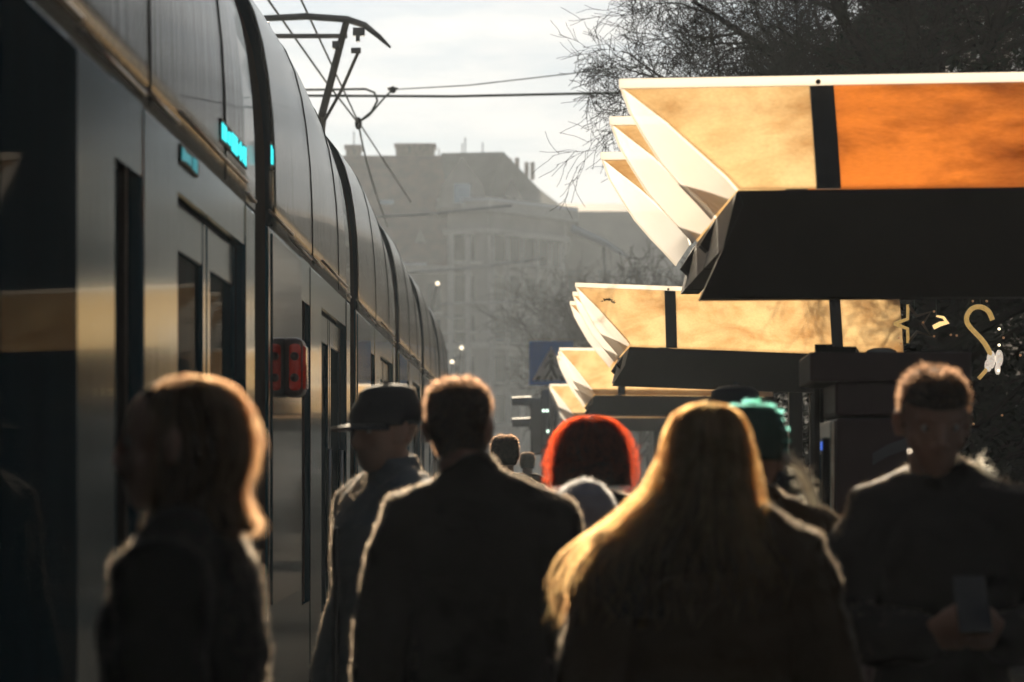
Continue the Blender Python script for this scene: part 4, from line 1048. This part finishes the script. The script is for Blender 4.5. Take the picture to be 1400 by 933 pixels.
        P0 = np.stack([np.cos(a) * w_, yc + np.sin(a) * d_, z + np.where(z > .19, vol * .9, 0)], 1)
        up = np.clip((z - .12) / .1, 0, 1) ** 1.5
        nr = np.stack([np.cos(a) * (1 - up * .75), np.sin(a) * (1 - up * .75), up * 1.1 + .02], 1); nr /= np.linalg.norm(nr, axis=1, keepdims=True)
        tg = np.stack([np.zeros(N), -.35 * up, -.6 * (1 - up)], 1)
        d1 = nr * .8 + tg + g.normal(0, .28 * messy, (N, 3)); d1 /= np.linalg.norm(d1, axis=1, keepdims=True); L = (g.uniform(*ln, N) * (.35 + .65 * up))[:, None]
        d2 = d1 + np.array([0, 0, -.35]) + g.normal(0, .3 * messy, (N, 3))
        Pm = P0 + d1 * L * .5; P1 = Pm + d2 * L * .5
        strands_into(mb, np.stack([P0 - nr * .004, P0, Pm, P1], 1), .0009, .0004)
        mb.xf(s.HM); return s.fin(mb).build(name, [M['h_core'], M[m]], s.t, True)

    def flow_hair(s, m, env, n, r=.0009, wave=.008, end=(0, .1), face=True, curl=0., stray=.02, seg=22, mass=.8, tipz=None):
        """long hair: env rows (z below crown, half width left in picture, half width right, back depth, front depth) in metres, hair seen from behind"""
        g = np.random.default_rng(n); E = np.array(env); H0 = s.HM @ Vector((0, -.008, .236)); H0 = np.array(H0) * s.k
        fx = lambda z, c: np.interp(z, E[:, 0], E[:, c]); mb = MB(); zmax = E[-1, 0]
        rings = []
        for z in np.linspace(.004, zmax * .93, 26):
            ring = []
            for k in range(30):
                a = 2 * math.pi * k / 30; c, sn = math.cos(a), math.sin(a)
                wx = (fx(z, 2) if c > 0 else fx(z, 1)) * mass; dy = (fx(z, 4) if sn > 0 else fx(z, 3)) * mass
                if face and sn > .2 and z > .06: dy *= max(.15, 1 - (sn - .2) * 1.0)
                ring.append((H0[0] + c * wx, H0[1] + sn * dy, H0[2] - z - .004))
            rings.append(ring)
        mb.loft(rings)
        mb.m = 1
        a = g.uniform(0, 2 * math.pi, n)
        if face: 
            bad = np.sin(a) > .55; a[bad] = -a[bad]
        ze = zmax - g.uniform(end[0], end[1], n) * (1 - .0 * np.abs(np.cos(a)))
        zs_ = np.abs(g.normal(0, .02, n)); rr = 1.03 - .25 * g.random(n) ** .8; T = np.linspace(0, 1, seg)[None, :] ** 1.15
        Z = zs_[:, None] + (ze - zs_)[:, None] * T
        ph = g.uniform(0, 6.28, (n, 1)); ph2 = g.uniform(0, 6.28, (n, 1)); clump = np.sin(a * 9)[:, None]
        amp = wave * (.15 + np.clip(Z / zmax, 0, 1) ** 1.5 * 1.6)
        A = a[:, None] + .10 * np.sin(Z * 14 + ph) * (Z / zmax)
        c, sn = np.cos(A), np.sin(A)
        WX = np.where(c > 0, fx(Z, 2), fx(Z, 1)); DY = np.where(sn > 0, fx(Z, 4), fx(Z, 3))
        rad = rr[:, None] + g.exponential(stray, (n, 1)) * np.sin(np.pi * T)
        f = 26 + curl * 60
        X = H0[0] + c * WX * rad + amp * np.sin(Z * f + ph + 2 * clump) * .8; Y = H0[1] + sn * DY * rad + amp * np.cos(Z * f * .9 + ph2)
        ZZ = H0[2] - Z + amp * curl * np.cos(Z * f + ph2)
        strands_into(mb, np.stack([X, Y, ZZ], 2), r, r * .5)
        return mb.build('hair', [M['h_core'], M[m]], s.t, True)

    def cap_(s, m, visor=True, name='cap'):
        mb = MB(); rows = []
        for z, gx in ((.125, .010), (.15, .012), (.175, .014), (.2, .014), (.222, .016), (.238, .012), (.246, -.012)):
            zz = min(z, .2235); zs = [h[0] for h in HEAD]; w_ = np.interp(zz, zs, [h[1] for h in HEAD]); yc = np.interp(zz, zs, [h[2] for h in HEAD]); d_ = np.interp(zz, zs, [h[3] for h in HEAD])
            if z > .22: w_, d_ = (.058, .07) if z < .23 else ((.038, .048) if z < .24 else (.016, .02))
            rows.append(mb.ering((0, yc, z), w_ + gx, d_ + gx, 28))
        mb.loft(rows); mb.ell((0, -.008, .249), .009, .009, .006, 10, 6)
        for k in range(6):
            a = k * math.pi / 3; pts = []
            for z in (.13, .16, .19, .215, .235, .247):
                zz = min(z, .2235); w_ = np.interp(zz, zs, [h[1] for h in HEAD]) + .0135; yc = np.interp(zz, zs, [h[2] for h in HEAD]); d_ = np.interp(zz, zs, [h[3] for h in HEAD]) + .0135
                if z > .22: w_, d_ = (.053, .065) if z < .24 else (.006, .008)
                pts.append((math.cos(a) * w_, yc + math.sin(a) * d_, z))
            mb.tube(pts, .0016, 6)
        mb.xf(s.HM); o = s.fin(mb).build(name, M[m], s.t, True)
        if visor:
            v = MB(); top = []; bot = []
            for i in range(15):
                u = i / 14; a = math.pi * (.12 + .76 * u); ri = (math.cos(a) * .083, math.sin(a) * .108); ext = .075 * math.sin(math.pi * u) ** .6
                ro = (ri[0] * (1 + ext * 1.2), ri[1] + ext * .98); top.append((ri, ro, .132 + .004 * math.sin(math.pi * u), .118 + .012 * math.sin(math.pi * u)))
            vs = []; fs = []
            for (ri, ro, z0, z1) in top: vs += [(*ri, z0), (*ro, z1), (*ri, z0 - .006), (*ro, z1 - .006)]
            for i in range(14):
                o_ = 4 * i; fs += [(o_, o_ + 1, o_ + 5, o_ + 4), (o_ + 2, o_ + 6, o_ + 7, o_ + 3), (o_ + 1, o_ + 3, o_ + 7, o_ + 5), (o_, o_ + 4, o_ + 6, o_ + 2)]
            fs += [(0, 2, 3, 1), (56, 57, 59, 58)]
            v.add(vs, fs).xf(s.HM); s.fin(v).build('visor', M[m], o, True)
        return o

    def fuzz(s, m, pts, n, ln, spread, name='fur_trim', r=.0008):
        g = np.random.default_rng(n); P = np.array(pts); N = n; u = g.random(N) * (len(P) - 1); i = u.astype(int).clip(0, len(P) - 2); f = (u - i)[:, None]
        C = P[i] * (1 - f) + P[i + 1] * f + g.normal(0, spread, (N, 3)); d = g.normal(0, 1, (N, 3)) + np.array([0, 0, .5]); d /= np.linalg.norm(d, axis=1, keepdims=True); L = g.uniform(.5, 1, (N, 1)) * ln
        mb = MB(); mb.tube([tuple(p) for p in P], spread * 1.2, 8, True); strands_into(mb, np.stack([C, C + d * L * .6, C + d * L + g.normal(0, .3, (N, 3)) * L], 1), r, r * .4)
        return s.fin(mb).build(name, M[m], s.t, True)


def xy(px, d): return ((px - VX) * d / F_PX, d)


# 1 woman at far left, back to us
p = Person(xy(246, 5.0), 1.70, R(82), 'woman nearest the tram, blurred, long light brown hair rim lit on its right side', width=.94)
p.body(); p.shoes_trousers(); p.coat('black_wool', hem=.55, puff=.035, seed=1, collar=.06)
k = 1 / 800
E1 = [(0, .01, .01), (.006, 40, 42), (.022, 62, 72), (.06, 74, 94), (.12, 80, 106), (.165, 82, 100), (.20, 84, 88), (.235, 86, 98), (.258, 86, 112), (.285, 84, 96)]
p.flow_hair('h_brown', [(z, .085 * min(1, f / 74), .085 * min(1, f / 74), b * k, f * k) for z, f, b in E1], 900, r=.0006, wave=.006, end=(0, .06), curl=.15, mass=.9)

# 2 man in cap, turned towards the tram
p = Person(xy(532, 8.5), 1.775, R(118), 'man in a dark peaked cap and grey blue jacket facing left', yaw=R(8), pitch=R(4), width=1.04)
p.body(); p.shoes_trousers(); p.coat('grey_blue', hem=.74, puff=.04, seed=2, collar=.085, sleeve=1.25, name='jacket'); p.cap_('navy'); p.short_hair('h_dark', 900, (.006, .012), zmin=.07, front=.3, vol=.003, mass=False)
z = MB().box((-.012, .165, .82), (.012, .172, 1.36)); 
p.fin(z).build('zip_placket', M['navy'], p.t)

# 3 central man from behind
p = Person(xy(655, 7.2), 1.765, R(-6), 'central man seen from behind in a black coat with short cropped hair', yaw=R(-6), width=.93, headx=(-.05, 0))
p.body(); p.shoes_trousers(); p.coat('black_wool', hem=.62, puff=.034, seed=3, collar=.07, slope=.02); p.short_hair('h_short', 4200, (.010, .020), zmin=.04, front=.155, messy=.7, vol=.004)

# 4 blonde woman from behind
p = Person(xy(968, 6.2), 1.68, R(3), 'long haired blonde woman in front, blurred, golden rim lit hair, seen from behind', width=1.02)
p.body(); p.shoes_trousers(); p.coat('brown_wool', hem=.5, puff=.045, flare=.04, seed=4, collar=.05, fn=9000)
k = 1 / 645
p.flow_hair('h_blonde', [(0, .008, .008, .01, .01), (.006, 27 * k, 25 * k, .05, .05), (.025, 50 * k, 46 * k, .08, .075), (.06, 60 * k, 57 * k, .10, .085), (.12, 70 * k, 66 * k, .115, .08), (.18, 90 * k, 73 * k, .12, .075), (.24, 134 * k, 82 * k, .145, .08), (.30, 184 * k, 92 * k, .165, .10), (.335, 206 * k, 118 * k, .17, .11), (.385, 222 * k, 118 * k, .165, .11), (.48, 228 * k, 108 * k, .16, .10)], 1150, r=.00065, wave=.011, end=(0, .2), curl=.12, stray=.016, mass=.86)

# 5 redhead
p = Person(xy(808, 8.7), 1.695, R(0), 'person with frizzy bright red hair below the farthest shelter', width=.95)
p.body(); p.shoes_trousers(); p.coat('black_wool', hem=.6, seed=5); k = 1 / 460
p.flow_hair('h_red', [(0, .01, .01, .01, .01), (.006, 22 * k, 22 * k, .05, .05), (.02, 37 * k, 36 * k, .08, .075), (.05, 48 * k, 47 * k, .105, .09), (.09, 55 * k, 54 * k, .115, .09), (.14, 58 * k, 58 * k, .115, .08), (.18, 58 * k, 58 * k, .115, .08), (.22, 57 * k, 62 * k, .11, .07)], 1000, r=.0006, wave=.017, end=(0, .05), curl=1.0, stray=.045, mass=.93)

# 6 hooded short person
p = Person(xy(797, 7.85), 1.50, R(10), 'short person under a pale grey blue hood in front of the red haired person', width=.95)
p.body(); p.shoes_trousers(); p.coat('pale_blue', hem=.6, puff=.04, seed=6, name='jacket')
hm_ = MB(); rows = []
for z, w_, yc, d_ in ((-.06, .112, -.02, .10), (-.01, .108, -.02, .115), (.05, .105, -.015, .125), (.11, .103, -.012, .128), (.165, .097, -.012, .12), (.205, .08, -.012, .10), (.232, .052, -.01, .068), (.245, .016, -.01, .02)): rows.append(hm_.ering((0, yc, z), w_, d_ , 26))
hm_.loft(rows); hm_.tube([(.0, -.13, .06), (0, -.125, .13), (0, -.10, .2), (0, -.06, .236), (0, 0, .248)], .006, 8, True); hm_.xf(p.HM)
remeshed(p.fin(hm_), .008, 'hood', M['pale_blue'], p.t, 3, .006, 12, 3.)
p.nap(p.t.children[-1] if p.t.children[-1].name.startswith('hood') else [c for c in p.t.children if c.name.startswith('hood')][0], 'fibre_pale', 7000, .009, 1.2)

# 7 mint beanie, arm raised
p = Person(xy(1028, 7.35), 1.69, R(-6), 'person in a mint green knitted beanie and dark coat holding one elbow up', width=.9, arms={1: ((.265, .12, 1.30), (.13, .28, 1.45))})
p.body(); p.shoes_trousers(); p.coat('brown_wool', hem=.6, puff=.04, seed=7, sleeve=1.3, collar=.085)
bn = MB(); rows = []
for z, g_ in ((.10, .014), (.125, .016), (.15, .017), (.18, .019), (.205, .021), (.225, .02), (.24, .012), (.25, -.004)):
    zz = min(z, .2235); zs = [h[0] for h in HEAD]; w_ = np.interp(zz, zs, [h[1] for h in HEAD]); yc = np.interp(zz, zs, [h[2] for h in HEAD]); d_ = np.interp(zz, zs, [h[3] for h in HEAD])
    if z > .22: w_, d_ = {.225: (.055, .068), .24: (.042, .052), .25: (.02, .025)}[z]
    ring = []
    for i in range(72):
        a = 2 * math.pi * i / 72; rib = .0022 * (i % 2); ring.append((math.cos(a) * (w_ + g_ + rib), yc + math.sin(a) * (d_ + g_ + rib), z))
    rows.append(ring)
bn.loft(rows); bn.xf(p.HM); bo_ = p.fin(bn).build('beanie', M['mint'], p.t, True); p.nap(bo_, 'fibre_mint', 9000, .006, 1.5)
p.fuzz('h_fur', [(.085, -.05, 1.63), (.115, -.04, 1.61), (.14, -.03, 1.57), (.155, -.02, 1.52), (.16, -.01, 1.49)], 700, .022, .011)

# 8 person in dark peaked cap further back
p = Person(xy(1003, 10.6), 1.83, R(30), 'taller person in a dark flat cap behind the mint beanie', yaw=R(20))
p.body(); p.shoes_trousers(); p.coat('nylon', hem=.7, seed=8, name='jacket'); p.cap_('navy')

# 9 man at right facing us, looking down at a phone
p = Person(xy(1288, 7.0), 1.785, R(183), 'man at right facing us in dark jacket, looking down at a phone', pitch=R(16), width=.86, headx=(.028, 0), voxel=.0045,
           arms={-1: ((-.275, .02, 1.14), (-.085, .255, 1.135)), 1: ((.275, .02, 1.14), (.085, .255, 1.135))})
p.body(hands={-1: ((.55, .6, .35), (.75, -.2, .5), 1.0), 1: ((-.55, .6, .35), (-.75, -.2, .5), 1.0)}); p.shoes_trousers()
p.coat('nylon', hem=.72, puff=.030, seed=9, collar=.06, sleeve=1.1, name='jacket', wr=.012, slope=.02); p.short_hair('h_short', 3000, (.009, .022), zmin=.10, front=.165, messy=1.0, vol=.006)
p.fuzz('h_fur', [(-.085, -.03, 1.525), (-.11, -.03, 1.50), (-.14, -.03, 1.475), (-.165, -.03, 1.46)], 420, .022, .009)
ph = rbox((-.038, -.006, -.075), (.038, .006, .075), .005)
ph.xf(Matrix.Translation((0, .345, 1.215)) @ Matrix.Rotation(R(35), 4, 'X')); po = MB().add(p.fin(ph).v, ph.f).build('phone', M['phone'])
po.location = p.t.location; po.rotation_euler = p.t.rotation_euler; tag(po, 'dark phone held in both hands by the man at right', 'phone')

# 10, 11 heads far along the platform
p = Person(xy(690, 17.0), 1.735, R(5), 'distant person with cropped hair just right of the central man', voxel=.014)
p.body(); p.shoes_trousers(); p.coat('black_wool', hem=.7, seed=10, voxel=.016, fn=5000); p.short_hair('h_short', 1800, (.008, .018), zmin=.055, vol=.009)
p = Person(xy(721, 31.0), 1.71, R(-5), 'farthest person, tiny dark head left of the red hair', voxel=.016)
p.body(); p.shoes_trousers(); p.coat('brown_wool', hem=.7, seed=11, voxel=.018, fn=3000); p.short_hair('h_short', 900, (.008, .018), zmin=.055, vol=.009)
